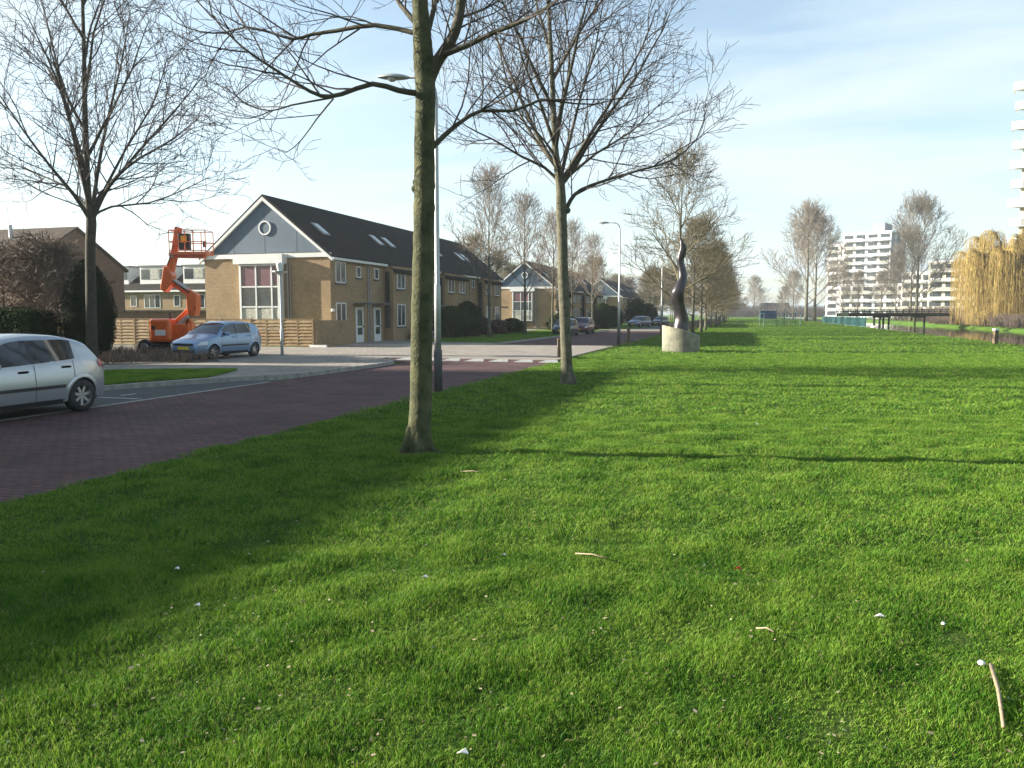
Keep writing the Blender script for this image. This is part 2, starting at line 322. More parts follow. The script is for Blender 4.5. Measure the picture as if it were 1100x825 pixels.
# ramp with teeth
struct(MB().add([(-13.6,27.9,-.02),(LX,27.9,-.02),(LX,28.9,.088),(-13.6,28.9,.088)],[(0,1,2,3)]).build('ramp','paver'))
mb=MB(); x=-13.3
while x<LX-.5:
    mb.add([(x,28.3,.03),(x+.8,28.3,.03),(x+.62,28.88,.094),(x+.2,28.88,.094)],[(0,1,2,3)]); x+=.98
struct(mb.build('ramp_marking','white_line'))
struct(MB().add([(-14.4,43.0,.088),(LX,43.0,.088),(LX,44.0,-.018),(-14.4,44.0,-.018)],[(0,1,2,3)]).build('ramp','paving'))
sheet('road',[(-14.4,44),(LX-.02,44),(LX-.02,86),(-14.4,86)],-.018,'paver')
sheet('side_street_paving',[(-60,86),(LX-.02,86),(LX-.02,93),(-60,93)],-.016,'paving')
sheet('road',[(-13.4,93),(LX-.02,93),(LX-.02,420),(-13.4,420)],-.018,'asphalt')
slab('footpath',[(-22.85,45.5),(-20.9,45.5),(-20.9,86),(-22.85,86)],-.04,.08,'paving')
slab('grass_verge',[(-20.9,46.2),(-14.5,46.2),(-14.5,85.5),(-20.9,85.5)],-.04,.06,'lawn')
kerb('kerb',[(-14.45,43.4),(-14.45,86)],.14,-.05,.09)
# grass verge and bed near the silver car
vg=[(-15.25,-30),(-15.25,15.1),(-14.9,16.6),(-14.3,18.4),(-15.2,20.9),(-18.0,19.6),(-19.8,17.8),(-19.8,-30)]
slab('grass_verge',vg,.02,.115,'lawn')
bed=[G(108,394.5),G(236,391.5),G(225,384),G(190,381),G(60,383)]
slab('planting_bed',bed,.03,.11,'soil')
# garden soil in front of row
slab('garden_bed',[(-22.2,53),(-20.95,53),(-20.95,86),(-22.2,86)],.02,.12,'soil')
# ------------------------------------------------------------ grass
def grass_object(name,tuft,pts,rot,scl,label=None):
    """one mesh: loose points + one tuft, instanced on the points by geometry nodes"""
    tv,tf,tint=tuft; nt_=len(tv); n=len(pts)
    me=bpy.data.meshes.new(name)
    me.from_pydata([tuple(p) for p in tv]+[tuple(p) for p in pts],[],tf)
    me.materials.append(M['blade'])
    a=me.attributes.new('tuft','BOOLEAN','POINT'); a.data.foreach_set('value',[True]*nt_+[False]*n)
    a=me.attributes.new('tint','FLOAT','POINT'); a.data.foreach_set('value',list(tint)+[0.0]*n)
    a=me.attributes.new('rot','FLOAT_VECTOR','POINT'); arr=np.zeros((nt_+n,3),dtype=np.float32); arr[nt_:]=rot; a.data.foreach_set('vector',arr.ravel())
    a=me.attributes.new('scl','FLOAT_VECTOR','POINT'); arr=np.ones((nt_+n,3),dtype=np.float32); arr[nt_:]=scl; a.data.foreach_set('vector',arr.ravel())
    o=bpy.data.objects.new(name,me); COL.objects.link(o)
    g=bpy.data.node_groups.new('grass_scatter','GeometryNodeTree')
    g.interface.new_socket('Geometry',in_out='INPUT',socket_type='NodeSocketGeometry'); g.interface.new_socket('Geometry',in_out='OUTPUT',socket_type='NodeSocketGeometry')
    gi=g.nodes.new('NodeGroupInput'); go=g.nodes.new('NodeGroupOutput'); sp=g.nodes.new('GeometryNodeSeparateGeometry'); ip=g.nodes.new('GeometryNodeInstanceOnPoints')
    def na(nm,ty):
        x=g.nodes.new('GeometryNodeInputNamedAttribute'); x.data_type=ty; x.inputs['Name'].default_value=nm; return x.outputs['Attribute']
    g.links.new(gi.outputs[0],sp.inputs['Geometry']); g.links.new(na('tuft','BOOLEAN'),sp.inputs['Selection'])
    g.links.new(sp.outputs['Selection'],ip.inputs['Instance']); g.links.new(sp.outputs['Inverted'],ip.inputs['Points'])
    g.links.new(na('rot','FLOAT_VECTOR'),ip.inputs['Rotation']); g.links.new(na('scl','FLOAT_VECTOR'),ip.inputs['Scale']); g.links.new(ip.outputs[0],go.inputs[0])
    md=o.modifiers.new('scatter','NODES'); md.node_group=g
    tag(o,label,'grass',kind='stuff')
    return o
def make_tuft(nb,rad,h,wd,seed=1):
    rs=random.Random(seed); V=[];Fc=[];T=[]
    for i in range(nb):
        a=rs.random()*2*PI; r=rad*math.sqrt(rs.random()); x,y=r*math.cos(a),r*math.sin(a)
        hh=h*(0.45+0.75*rs.random()); la=rs.random()*2*PI; lean=hh*(0.25+0.9*rs.random()); ww=wd*(0.6+0.7*rs.random())
        fa=rs.random()*2*PI; ux,uy=math.cos(fa)*ww/2,math.sin(fa)*ww/2; t=rs.random(); o=len(V)
        lx,ly=math.cos(la)*lean,math.sin(la)*lean
        V+=[(x-ux,y-uy,-.004),(x+ux,y+uy,-.004),(x+lx*.35+ux*.8,y+ly*.35+uy*.8,hh*.6),(x+lx*.35-ux*.8,y+ly*.35-uy*.8,hh*.6),(x+lx,y+ly,hh)]
        Fc+=[(o,o+1,o+2,o+3),(o+3,o+2,o+4)]; T+=[t]*5
    return V,Fc,T
def inlawn(x,y,grow=0.0): return LX-grow<x<CX0
def scatter(dmin,dmax,sp,zs,sxy,margin=0.75):
    P=[];Rt=[];S=[]
    ymax=dmax*1.2
    cells=int((dmax)/sp)
    d=dmin
    out=[]
    while d<dmax:
        half=d*margin; n=max(1,int(2*half/sp)); 
        lat=(np.arange(n)+np.random.rand(n))*(2*half/n)-half; dd=d+np.random.rand(n)*sp
        X=lat*CA-dd*SA; Y=lat*SA+dd*CA
        out.append(np.stack([X,Y],1)); d+=sp
    q=np.concatenate(out); q=q[(q[:,0]>LX+.02*np.random.randn(len(q)))&(q[:,0]<CX0)]
    n=len(q)
    # clumpy height from a few waves
    rg=np.random.RandomState(3); nz_=np.zeros(n)
    for _ in range(22):
        wl_=rg.uniform(.22,1.6); an=rg.uniform(0,2*PI); nz_+=np.sin((q[:,0]*math.cos(an)+q[:,1]*math.sin(an))*2*PI/wl_+rg.uniform(0,6.28))
    nz_/=math.sqrt(11)
    hN=0.98+0.17*nz_+0.20*np.random.randn(n)
    keep=(nz_+np.random.randn(n)*.35>-2.9); q=q[keep]; hN=hN[keep]; n=len(q)
    hN=np.clip(hN,0.6,1.7)
    nk=(nz_[keep]); pts=np.concatenate([q,np.clip(.009+.0095*nk,0,.035)[:,None]],1); rot=np.zeros((n,3)); rot[:,2]=np.random.rand(n)*2*PI; rot[:,:2]=np.random.randn(n,2)*.08
    s=np.stack([np.full(n,sxy)*(0.85+.3*np.random.rand(n))]*2+[zs*hN],1)
    return pts,rot,s
A=[scatter(2.2,6,0.043,1.0,1.0,0.8),scatter(6,14,0.075,1.15,1.6,0.72),scatter(14,36,0.17,1.5,3.4,0.72),scatter(36,110,0.48,2.1,8.5,0.72),scatter(110,400,1.3,3.2,22.0,0.72)]
pts=np.concatenate([a[0] for a in A]); rot=np.concatenate([a[1] for a in A]); scl=np.concatenate([a[2] for a in A])
print('tufts',len(pts))
grass_object('lawn_grass',make_tuft(36,0.06,0.025,0.0034),pts,rot,scl)
for k,(cx_,cy_,rr_) in enumerate(((*G(448,487),.30),(*G(610,413.5),.32))):
    pl_=[(cx_+rr_*(1+.22*math.sin(3*a+k)+.12*math.sin(7*a))*math.cos(a),cy_+rr_*(1+.22*math.sin(3*a+k)+.12*math.sin(7*a))*math.sin(a)) for a in np.linspace(0,2*PI,29)[:-1]]
    sheet('bare_soil',pl_,.014,'pitsoil')
# verge tufts
def inpoly(x,y,poly):
    c=False; n=len(poly)
    for i in range(n):
        x1,y1=poly[i]; x2,y2=poly[(i+1)%n]
        if (y1>y)!=(y2>y) and x<(x2-x1)*(y-y1)/(y2-y1)+x1: c=not c
    return c
P=[]
for i in range(26000):
    x=random.uniform(-19.8,-14.3); y=random.uniform(8,21)
    if inpoly(x,y,vg): P.append((x,y,.115))
for i in range(14000): P.append((random.uniform(-20.9,-14.5),random.uniform(46.2,85),.06))
P=np.array(P); n=len(P); rt=np.zeros((n,3)); rt[:,2]=np.random.rand(n)*6.28
grass_object('verge_grass',make_tuft(20,0.10,0.05,0.012,5),P,rt,np.ones((n,3))*np.random.uniform(.7,1.4,(n,1)))
# ------------------------------------------------------------ trees
def rdir(d,ang,az):
    d=d.normalized(); o=d.orthogonal().normalized(); q=Matrix.Rotation(az,3,d)@o
    return (d*math.cos(ang)+q*math.sin(ang)).normalized()
def grow(paths,p,d,L,r,lvl,P,rs):
    n=P['seg'][lvl]; st=L/n; pts=[p.copy()]; rad=[r]; d=d.normalized()
    for i in range(n):
        d=(d+Vector((rs.gauss(0,1),rs.gauss(0,1),rs.gauss(0,1)))*P['wob'][lvl]+Vector((0,0,P['trop'][lvl]))).normalized()
        p=p+d*st; pts.append(p.copy()); rad.append(max(P['rmin'],r*(1-P.get('tap',.8)*(i+1)/n)))
    paths.append((pts,rad,lvl)); kids(paths,pts,rad,L,lvl,P,rs)
def kids(paths,pts,rad,L,lvl,P,rs,t0=None):
    if lvl>=P['max']: return
    nc=P['nch'][lvl]
    if nc<1: nc=1 if rs.random()<nc else 0
    n=len(pts)-1; nc=int(nc); az=rs.random()*6.28
    t0=P['t0'][lvl] if t0 is None else t0
    for c in range(nc):
        t=t0+(1-t0)*(c+rs.random())/nc; t=min(t,.985); k=min(int(t*n),n-1); fr=t*n-k
        q=pts[k].lerp(pts[k+1],fr); rr=rad[k]*(1-fr)+rad[k+1]*fr; dd=(pts[k+1]-pts[k]).normalized(); az+=2.4+rs.gauss(0,.4)
        nd=rdir(dd,R(P['ang'][lvl]+rs.gauss(0,9)),az)
        if nd.z<P.get('mindown',-.35): nd.z=abs(nd.z)*.3
        ln=P['len'][lvl+1]*(1.15-P.get('short',.55)*t)*(0.7+.6*rs.random())
        grow(paths,q,nd,ln,max(P['rmin'],min(rr*.75,P['rad'][lvl+1])),lvl+1,P,rs)
def build_paths(paths,parent,name,material,limbmat=None,sides=(9,7,5,4,3,3)):
    mb=MB(); mb2=MB()
    for pts,rad,l in paths:
        k=sides[min(l,len(sides)-1)]
        (mb2 if (limbmat and l<=1) else mb).tube(pts,rad,k,cap=False)
    o=mb.build(name,material,parent,smooth=True)
    if limbmat and mb2.f: mb2.build('limbs',limbmat,parent,smooth=True)
    return o
def tree_kind(seed,H,rad,trunkH,nlimb,P,lean=0.02):
    """returns (trunk pts, radii), paths  in local space"""
    rs=random.Random(seed); tp=[];tr=[];p=Vector((0,0,-.05)); n=14; d=Vector((0,0,1))
    for i in range(n+1):
        t=i/n; z=t*H*.92
        tp.append(Vector((math.sin(t*5+seed)*lean*H*.3*t,math.cos(t*4+seed*2)*lean*H*.3*t,z-.05)))
        r=rad*(1-.93*t**1.1)*(1+.55*math.exp(-z/.12)); tr.append(max(P['rmin'],r))
    paths=[]
    az=rs.random()*6
    for c in range(nlimb):
        t=(trunkH/H)+(0.95-trunkH/H)*(c/(nlimb-1))**1.0; k=min(int(t/0.92*n),n-1); fr=min(1,max(0,t/0.92*n-k)); q=tp[k].lerp(tp[k+1],fr); rr=tr[k]*(1-fr)+tr[k+1]*fr
        az+=2.4+rs.gauss(0,.3); ang=P['limbang'][0]+(P['limbang'][1]-P['limbang'][0])*(c/nlimb)+rs.gauss(0,5)
        nd=Vector((math.cos(az)*math.sin(R(ang)),math.sin(az)*math.sin(R(ang)),math.cos(R(ang))))
        u=c/(nlimb-1); ln=P['len'][1]*(1-.75*u**1.5)*(.85+.3*rs.random())
        grow(paths,q,nd,ln,min(rr*.7,P['rad'][1]*(1-.5*u)),1,P,rs)
    return (tp,tr),paths
def make_tree(name,label,cat,loc,kind,material='twig',barkm='bark',limbm=None,group=None):
    (tp,tr),paths=kind
    o=empty(name,loc,0,label,cat,group)
    MB().tube(tp,tr,12).build('trunk',barkm,o,smooth=True)
    build_paths(paths,o,'crown',material,limbm)
    return o
PN=dict(max=4,seg=[0,9,7,5,3],wob=[0,.07,.10,.14,.16],trop=[0,.055,.05,.04,.03],rmin=.004,nch=[0,13,8,4],t0=[0,.18,.15,.15],ang=[0,42,42,38],len=[0,5.2,2.4,1.0,.45],rad=[0,.07,.028,.012,.006],limbang=(62,22))
# ---- near tree (own skeleton)
def px_limb(L,dep,r0,r1,rs):
    pts=[W(x,y,dep+dz) for x,y,dz in L]; n=len(pts)
    # smooth subdivide
    q=[]
    for i in range(n-1):
        p0=pts[max(i-1,0)];p1=pts[i];p2=pts[i+1];p3=pts[min(i+2,n-1)]
        for t in (0,.5):
            q.append(0.5*((2*p1)+(p2-p0)*t+(2*p0-5*p1+4*p2-p3)*t*t+(-p0+3*p1-3*p2+p3)*t**3))
    q.append(pts[-1]); m=len(q); return q,[r0+(r1-r0)*(i/(m-1))**.8 for i in range(m)]
def hand_tree(name,label,base,trunk,limbs,P,seed,barkm,twigm,limbm,tip=None,extra=None,knobs=()):
    X,Y=base; dep=depth(X,Y); rs=random.Random(seed)
    root=empty(name,(X,Y,0),0,label,'tree')
    tp=[W(x,y,dep)-Vector((X,Y,0)) for x,y,r in trunk]; tr=[r for x,y,r in trunk]
    tp[0].z=-.06
    # resample trunk with lumps
    q=[];rr=[]; n=len(tp)
    for i in range(n-1):
        for t in np.linspace(0,1,9)[:-1]:
            p0=tp[max(i-1,0)];p1=tp[i];p2=tp[i+1];p3=tp[min(i+2,n-1)]
            q.append(0.5*((2*p1)+(p2-p0)*t+(2*p0-5*p1+4*p2-p3)*t*t+(-p0+3*p1-3*p2+p3)*t**3)); r=tr[i]+(tr[i+1]-tr[i])*t
            rr.append(r*(1+rs.gauss(0,.018)))
    q.append(tp[-1]); rr.append(tr[-1])
    mb=MB(); mb.tube(q,rr,16)
    for kx,ky,kr in knobs:
        c=W(kx,ky,dep)-Vector((X,Y,0)); mb.lathe([(kr*math.sin(a),kr*.9*math.cos(a)) for a in np.linspace(0,PI,7)],c,10)
    # root flare lobes
    for a in np.linspace(0,2*PI,6)[:-1]:
        b=Vector((math.cos(a+.3),math.sin(a+.3),0)); rb=tr[0]
        mb.tube([b*rb*1.25+Vector((0,0,-.05)),b*rb*.85+Vector((0,0,.06)),b*rb*.45+Vector((0,0,.35))],[rb*.32,rb*.36,rb*.3],8)
    mb.build('trunk',barkm,root,smooth=True)
    paths=[]
    for L,r0,r1 in limbs:
        pts,rad=px_limb(L,dep,r0,r1,rs); pts=[p-Vector((X,Y,0)) for p in pts]; paths.append((pts,rad,1))
        Ln=sum((b-a).length for a,b in zip(pts,pts[1:])); PP=dict(P); nc=list(P['nch']); nc[1]=max(3,int(Ln*P['perm'])); PP['nch']=nc
        kids(paths,pts,rad,Ln,1,PP,rs,.12)
    if extra: extra(paths,q,rr,rs)
    build_paths(paths,root,'crown',twigm,limbm)
    return root
P1=dict(max=4,seg=[0,9,6,5,3],wob=[0,.07,.12,.15,.16],trop=[0,.04,.05,.05,.05],rmin=.0032,nch=[0,7,5,3],t0=[0,.15,.15,.15],ang=[0,45,45,40],len=[0,4.5,1.5,.55,.22],rad=[0,.06,.013,.0065,.004],perm=3.4,mindown=-.8)
def ex1(paths,q,rr,rs):
    top=q[-1]
    for c in range(9):
        az=c*2.4; d=Vector((math.cos(az)*.55,math.sin(az)*.55,1)); grow(paths,top-Vector((0,0,.25*c)),d,4.5-.2*c,.06,1,P1,rs)
T1=[(448,487,0.194),(450,468,0.160),(452,430,0.145),(453,350,0.141),(455,265,0.136),(456,200,0.138),(456,150,0.130),(457,100,0.128),(455,65,0.131),(453,30,0.109),(450,-20,0.097),(447,-120,0.087),(450,-230,0.058)]
L1=[([(447,100,0),(428,97,-.1),(400,90,-.2),(367,101,-.3),(345,103,-.35),(321,91,-.4),(296,75,-.4),(269,57,-.5),(250,41,-.5),(228,16,-.5),(222,-20,-.4)],.042,.006),
 ([(356,105,-.3),(313,113,-.4),(291,119,-.5),(264,112,-.7),(250,98,-.8)],.014,.004),
 ([(291,119,-.5),(269,127,-.5),(242,124,-.4),(225,115,-.3)],.008,.004),
 ([(358,106,-.3),(340,128,-.1),(324,150,.1),(307,164,.2),(295,158,.3)],.012,.004),
 ([(447,36,0),(403,27,.2),(362,33,.4),(335,37,.5),(315,42,.5),(291,35,.6),(264,29,.7),(242,35,.8),(215,34,.8),(187,23,.9),(171,5,.9)],.034,.005),
 ([(386,31,.3),(351,55,.1),(332,72,0),(313,76,-.1)],.012,.004),
 ([(403,27,.2),(378,18,.3),(351,20,.4),(307,27,.5)],.012,.004),
 ([(460,163,0),(477,146,0),(495,131,.1),(517,119,.2),(552,119,.3),(581,107,.4),(600,109,.5),(640,112,.6),(680,100,.7)],.040,.006),
 ([(517,119,.2),(519,92,.1),(518,44,0),(520,5,0)],.012,.004),
 ([(517,119,.2),(545,103,0),(568,88,-.2),(590,70,-.3)],.012,.004),
 ([(459,92,0),(470,66,0),(484,45,-.1),(493,20,-.15),(497,-20,-.2),(500,-110,-.3)],.085,.055),
 ([(478,58,-.1),(506,47,-.2),(530,35,-.3),(556,25,-.5),(583,11,-.7),(603,-4,-.8),(640,-40,-1)],.042,.012),
 ([(492,20,-.1),(517,11,.3),(535,1,.5),(560,-20,.6)],.022,.007),
 ([(452,30,0),(430,5,.3),(418,-20,.5),(400,-80,.8)],.045,.012),
 ([(456,45,0),(466,10,.4),(473,-30,.8),(485,-100,1.2)],.05,.014)]
hand_tree('street_tree','nearest and largest bare tree on the lawn edge with mossy green trunk',G(448,486),T1,L1,P1,5,'barkalg','twig','limb',extra=ex1,knobs=((448,196,.06),(447,203,.065),(449,137,.05),(452,205,.10)))
# ---- second tree
P2=dict(P1); P2.update(rmin=.0055,len=[0,5.0,2.3,1.0,.42],rad=[0,.07,.020,.010,.006],perm=2.7,nch=[0,7,6,3],ang=[0,40,42,38],wob=[0,.06,.10,.13,.15])
def ex2(paths,q,rr,rs):
    n=len(q)
    for c in range(11):
        t=.50+.48*c/10; k=int(t*(n-1)); az=c*2.4+.6; s=.75-.4*c/15
        grow(paths,q[k],Vector((math.cos(az)*s,math.sin(az)*s,1)),5.2-2.6*c/10,.065-.03*c/10,1,P2,rs)
T2=[(610,414,0.192),(609,400,0.159),(608,370,0.148),(605,300,0.140),(604,255,0.133),(603,228,0.140),(602,200,0.122),(597,165,0.085),(595,130,0.074),(593,80,0.063),(590,20,0.052),(588,-50,0.037),(587,-110,0.022)]
L2=[([(606,230,0),(613,215,0),(624,204,0),(650,194,.2),(690,182,.4),(722,172,.5),(748,150,.6),(758,120,.7)],.065,.01),
 ([(603,196,0),(618,170,-.2),(640,135,-.5),(665,95,-.8),(690,50,-1),(705,10,-1.2)],.07,.012),
 ([(602,192,0),(612,150,.5),(625,100,1),(640,50,1.4),(648,0,1.6)],.06,.012),
 ([(601,196,0),(585,180,0),(560,168,-.3),(530,150,-.6),(500,135,-.8),(478,112,-1)],.05,.008),
 ([(599,180,0),(575,150,.5),(555,115,1),(540,70,1.3),(530,20,1.5)],.055,.01),
 ([(597,160,0),(580,110,-.5),(560,60,-1),(548,0,-1.3)],.055,.012),
 ([(603,196,0),(640,165,.8),(680,140,1.5),(715,105,2)],.05,.01),
 ([(601,190,0),(595,165,-1),(575,140,-2),(560,120,-2.8)],.05,.01)]
hand_tree('street_tree','second bare tree on the lawn edge, just left of the photo centre, with grey-green trunk',G(610,413),T2,L2,P2,9,'bark','twig','limb',extra=ex2,knobs=((609,226,.10),(601,262,.08)))
# ---- tall tree left
P3=dict(P2); P3.update(rmin=.0075,len=[0,6.0,2.7,1.2,.55],rad=[0,.08,.025,.012,.008],perm=2.3,nch=[0,7,6,3])
def ex3(paths,q,rr,rs):
    n=len(q)
    for c in range(11):
        t=.45+.53*c/10; k=int(t*(n-1)); az=c*2.4+.2; s=.7-.4*c/16
        grow(paths,q[k],Vector((math.cos(az)*s,math.sin(az)*s,1)),6-2.6*c/10,.07-.03*c/10,1,P3,rs)
T3=[(100,395,0.228),(99,380,0.190),(98,330,0.171),(97,270,0.160),(98,236,0.160),(95,215,0.106),(93,170,0.095),(91,110,0.084),(90,50,0.065),(88,-20,0.046),(86,-90,0.023)]
L3=[([(99,236,0),(110,212,0),(125,190,-.5),(150,170,-1),(185,150,-1.4),(215,125,-1.8)],.09,.014),
 ([(100,232,0),(120,222,.5),(160,218,1),(195,205,1.3),(225,190,1.5)],.05,.012),
 ([(97,236,0),(80,210,-.5),(55,180,-1),(25,140,-1.5),(-5,95,-2)],.09,.014),
 ([(96,225,0),(70,200,1),(35,185,2),(0,170,3)],.06,.012),
 ([(98,236,0),(104,190,1),(115,130,1.5),(130,70,2),(140,10,2.2)],.09,.016),
 ([(96,220,0),(82,160,-1),(68,100,-1.6),(50,40,-2)],.09,.016),
 ([(104,220,0),(135,160,1),(165,110,1.6),(180,60,2)],.06,.012)]
hand_tree('street_tree','tall bare tree standing behind the silver car in front of the dark conifer',(G(100,394)),T3,L3,P3,21,'barkshade','twig','barkshade',extra=ex3)
# ---- row beyond the sculpture
PM=dict(max=4,seg=[0,7,5,4,2],wob=[0,.06,.10,.14,.16],trop=[0,.06,.05,.04,.03],rmin=.009,nch=[0,13,7,3],t0=[0,.15,.15,.15],ang=[0,38,40,38],len=[0,4.2,2.0,.95,.45],rad=[0,.06,.026,.016,.012],limbang=(66,20))
t3=make_tree('street_tree','bare tree directly behind the dark sculpture','tree',(-4.0,50,0),tree_kind(3,10.9,.17,2.6,13,dict(PM,nch=[0,11,6,3])),'twigol','bark',None)
kinds=[tree_kind(s,9.0,.14,1.7,14,dict(PM,rmin=.012,nch=[0,11,6,2],len=[0,3.6,1.9,.95,.45])) for s in (31,47)]
protos=[]
for i in range(17):
    y=72+i*8.2+(3 if i>3 else 0); x=-4.3+random.uniform(-.35,.35); lab='%s bare tree beyond the sculpture tree in the row along the lawn'%ORD[i]
    if i<2:
        o=make_tree('row_tree',lab,'tree',(x,y,0),kinds[i],'twigol','bark',None,'young bare trees in the row beside the lawn'); protos.append(o)
    else:
        o=copy_tree(protos[i%2]); o.location=(x,y,0); o['label']=lab
    s=random.uniform(.88,1.12); o.scale=(s,s,s*random.uniform(.92,1.08)); o.rotation_euler=(0,0,random.random()*6.28)
# slender young trees in the verge before the houses
PS=dict(max=4,seg=[0,7,5,4,2],wob=[0,.05,.08,.12,.14],trop=[0,.09,.07,.05,.03],rmin=.010,nch=[0,9,5,2],t0=[0,.15,.15,.15],ang=[0,32,34,34],len=[0,4.0,1.8,.9,.4],rad=[0,.045,.022,.014,.011],limbang=(48,18))
ks=tree_kind(8,11.5,.14,3.4,17,PS); pr=None
slist=[((-18.6,56.5),1.0,'left-hand slender bare tree on the verge in front of the brick terrace'),((-18.6,66.5),.96,'slender bare tree on the verge at the far end of the first terrace'),((-18.4,76),.93,'slender bare tree on the verge in front of the gap between the terraces'),((-18.2,84),.93,'slender bare tree seen just left of the second lawn tree trunk'),((-18,95),.9,'slender bare tree in front of the second terrace by the parked cars')]
for i,(xy,s,lab) in enumerate(slist):
    if pr is None: o=pr=make_tree('verge_tree',lab,'tree',(*xy,.05),ks,'twiglight','bark',None,'slender bare trees on the verge by the houses')
    else: o=copy_tree(pr); o['label']=lab; o.location=(*xy,.05)
    o.scale=(s,s,s); o.rotation_euler=(0,0,i*1.9)
# background trees behind the houses: two kinds
kb=[tree_kind(s,13,.2,2.6,16,dict(PM,rmin=.026,nch=[0,10,6,2],len=[0,5.5,2.8,1.5,.8],rad=[0,.08,.04,.03,.026])) for s in (61,77)]
bp=[]; k=0
blist=[(-45,100),(-38,108),(-48,92),(-36,122),(-31,140),(-42,132),(-30,160),(-35,172),(-26,182),(-31,196),(-24,205),(-20,222),(-28,232),(-17,152),(-17,170),(-16,190),(-15,212),(-15,236),(-22,250),(-12,262),(-10,285),(-52,118),(-60,110),(-40,150),(-14,300),(-33,210)]
for i,(x,y) in enumerate(blist):
    if i<2:
        o=make_tree('background_tree','bare brownish tree rising behind the terraced houses','tree',(x,y,0),kb[i],['twiglight','twigol'][i],'bark',None,'bare trees behind the houses'); bp.append(o)
    else: o=copy_tree(bp[(i*7)%2]); o.location=(x,y,0)
    s=random.uniform(.62,.9); o.scale=(s,s,s); o.rotation_euler=(0,0,i*1.3)
# poplars by the canal
PP=dict(max=4,seg=[0,8,6,4,2],wob=[0,.04,.07,.10,.12],trop=[0,.075,.07,.05,.03],rmin=.026,nch=[0,10,7,4],t0=[0,.25,.15,.15],ang=[0,30,30,30],len=[0,13.5,5.0,2.4,1.0],rad=[0,.13,.045,.028,.021],limbang=(50,12))
kp=tree_kind(90,25,.42,4.0,15,PP); kp2=tree_kind(91,25,.42,3.6,16,PP)
def poplar(px,dep,h,k,lab,proto=None,nm='poplar'):
    p=W(px,337,dep)
    if proto is None: o=make_tree(nm,lab,'tree',(p.x,p.y,0),k,'twigpop','bark',None)
    else: o=copy_tree(proto); o.location=(p.x,p.y,0); o['label']=lab
    s=h/25; o.scale=(s,s,s); o.rotation_euler=(0,0,px*.7); return o
a=poplar(866,186,23.5,kp,'taller front poplar of the bare group left of the white tower')
b=poplar(984,190,25.5,kp2,'tall bare poplar at the bridge end in front of the white tower')
poplar(875,196,22.5,None,'tall bare poplar just behind and right of the left-hand one',a)
poplar(978,200,20,None,'shorter bare poplar left of the tall one at the bridge end',a)
poplar(852,225,12,None,'low bare tree left of the canal poplars',b,'canal_tree')
poplar(843,245,9,None,'smallest bare tree left of the canal poplars near the blue cage',a,'canal_tree')
poplar(905,240,13,None,'low bare tree in front of the left side of the white tower',b,'canal_tree')
poplar(921,225,12,None,'small bare tree in front of the white tower base',a,'canal_tree')
poplar(946,230,12,None,'reddish bare tree in front of the shade-grey side of the white tower',b,'canal_tree')
poplar(962,215,14,None,'reddish bare tree left of the bridge-end poplars',a,'canal_tree')
poplar(810,430,19,None,'small far bare tree at the end of the lawn',a,'far_tree')
poplar(815,445,14,None,'smallest far bare tree at the end of the lawn, right of the other',b,'far_tree')
poplar(800,470,10,None,'low far bush-like bare tree beside the far houses',b,'far_tree')
# ---- willow
def willow(px,dep,h,rad,lab,seed):
    rs=random.Random(seed); c=W(px,337,dep); o=empty('weeping_willow',(c.x,c.y,0),0,lab,'tree')
    MB().tube([(0,0,-.4),(.1,0,1.2),(-.1,.1,2.6),(0,.1,3.6)],[.6,.5,.46,.42],12).build('trunk','limb',o,smooth=True)
    limbs=MB(); st=MB()
    for i in range(16):
        az=i*2.4+rs.gauss(0,.2); rr=rad*(.30+.62*rs.random()); top=h*(.98-.45*(rr/rad)**2)*(.86+.16*rs.random())
        pts=[Vector((0,.1,3.2)),Vector((math.cos(az)*rr*.22,math.sin(az)*rr*.22,3.2+(top-3.2)*.45)),Vector((math.cos(az)*rr*.6,math.sin(az)*rr*.6,3.2+(top-3.2)*.88)),Vector((math.cos(az)*rr,math.sin(az)*rr,top))]
        limbs.tube(pts,[.26,.17,.09,.04],6,cap=False)
        for k in range(290):
            t=rs.random()**.6; seg=min(int(t*3),2); fr=t*3-seg; q=pts[seg].lerp(pts[seg+1],fr)
            if q.z<h*.38: continue
            a2=az+rs.gauss(0,1.0); out=(.5+1.7*rs.random()); rise=.2+.8*rs.random()
            end=Vector((math.cos(a2)*out,math.sin(a2)*out,0)); zend=max(.15,q.z-(2.5+rs.random()*(h*.62)))
            if rs.random()<.35: zend=rs.uniform(.0,3.5)
            P=[q,q+end*.35+Vector((0,0,rise*.7)),q+end*.75+Vector((0,0,rise*.7)),q+end+Vector((0,0,-.2))]
            e=q+end; dx_,dy_=rs.gauss(0,.25),rs.gauss(0,.25); z=e.z-.2
            nseg=5; 
            for s_ in range(1,nseg+1):
                f=s_/nseg; P.append(Vector((e.x+dx_*f+rs.gauss(0,.05),e.y+dy_*f+rs.gauss(0,.05),z+(zend-z)*f)))
            st.tube(P,[.027,.024,.022,.021,.020,.018,.017,.014,.011][:len(P)],3,cap=False)
    limbs.build('limbs','limb',o,smooth=True); st.build('crown','willow',o,smooth=True); return o
willow(1082,118,15.2,8.6,'large golden weeping willow on the far canal bank at the right edge',4)
willow(1160,110,15.0,8.4,'weeping willow cut off by the right edge of the photo',14)
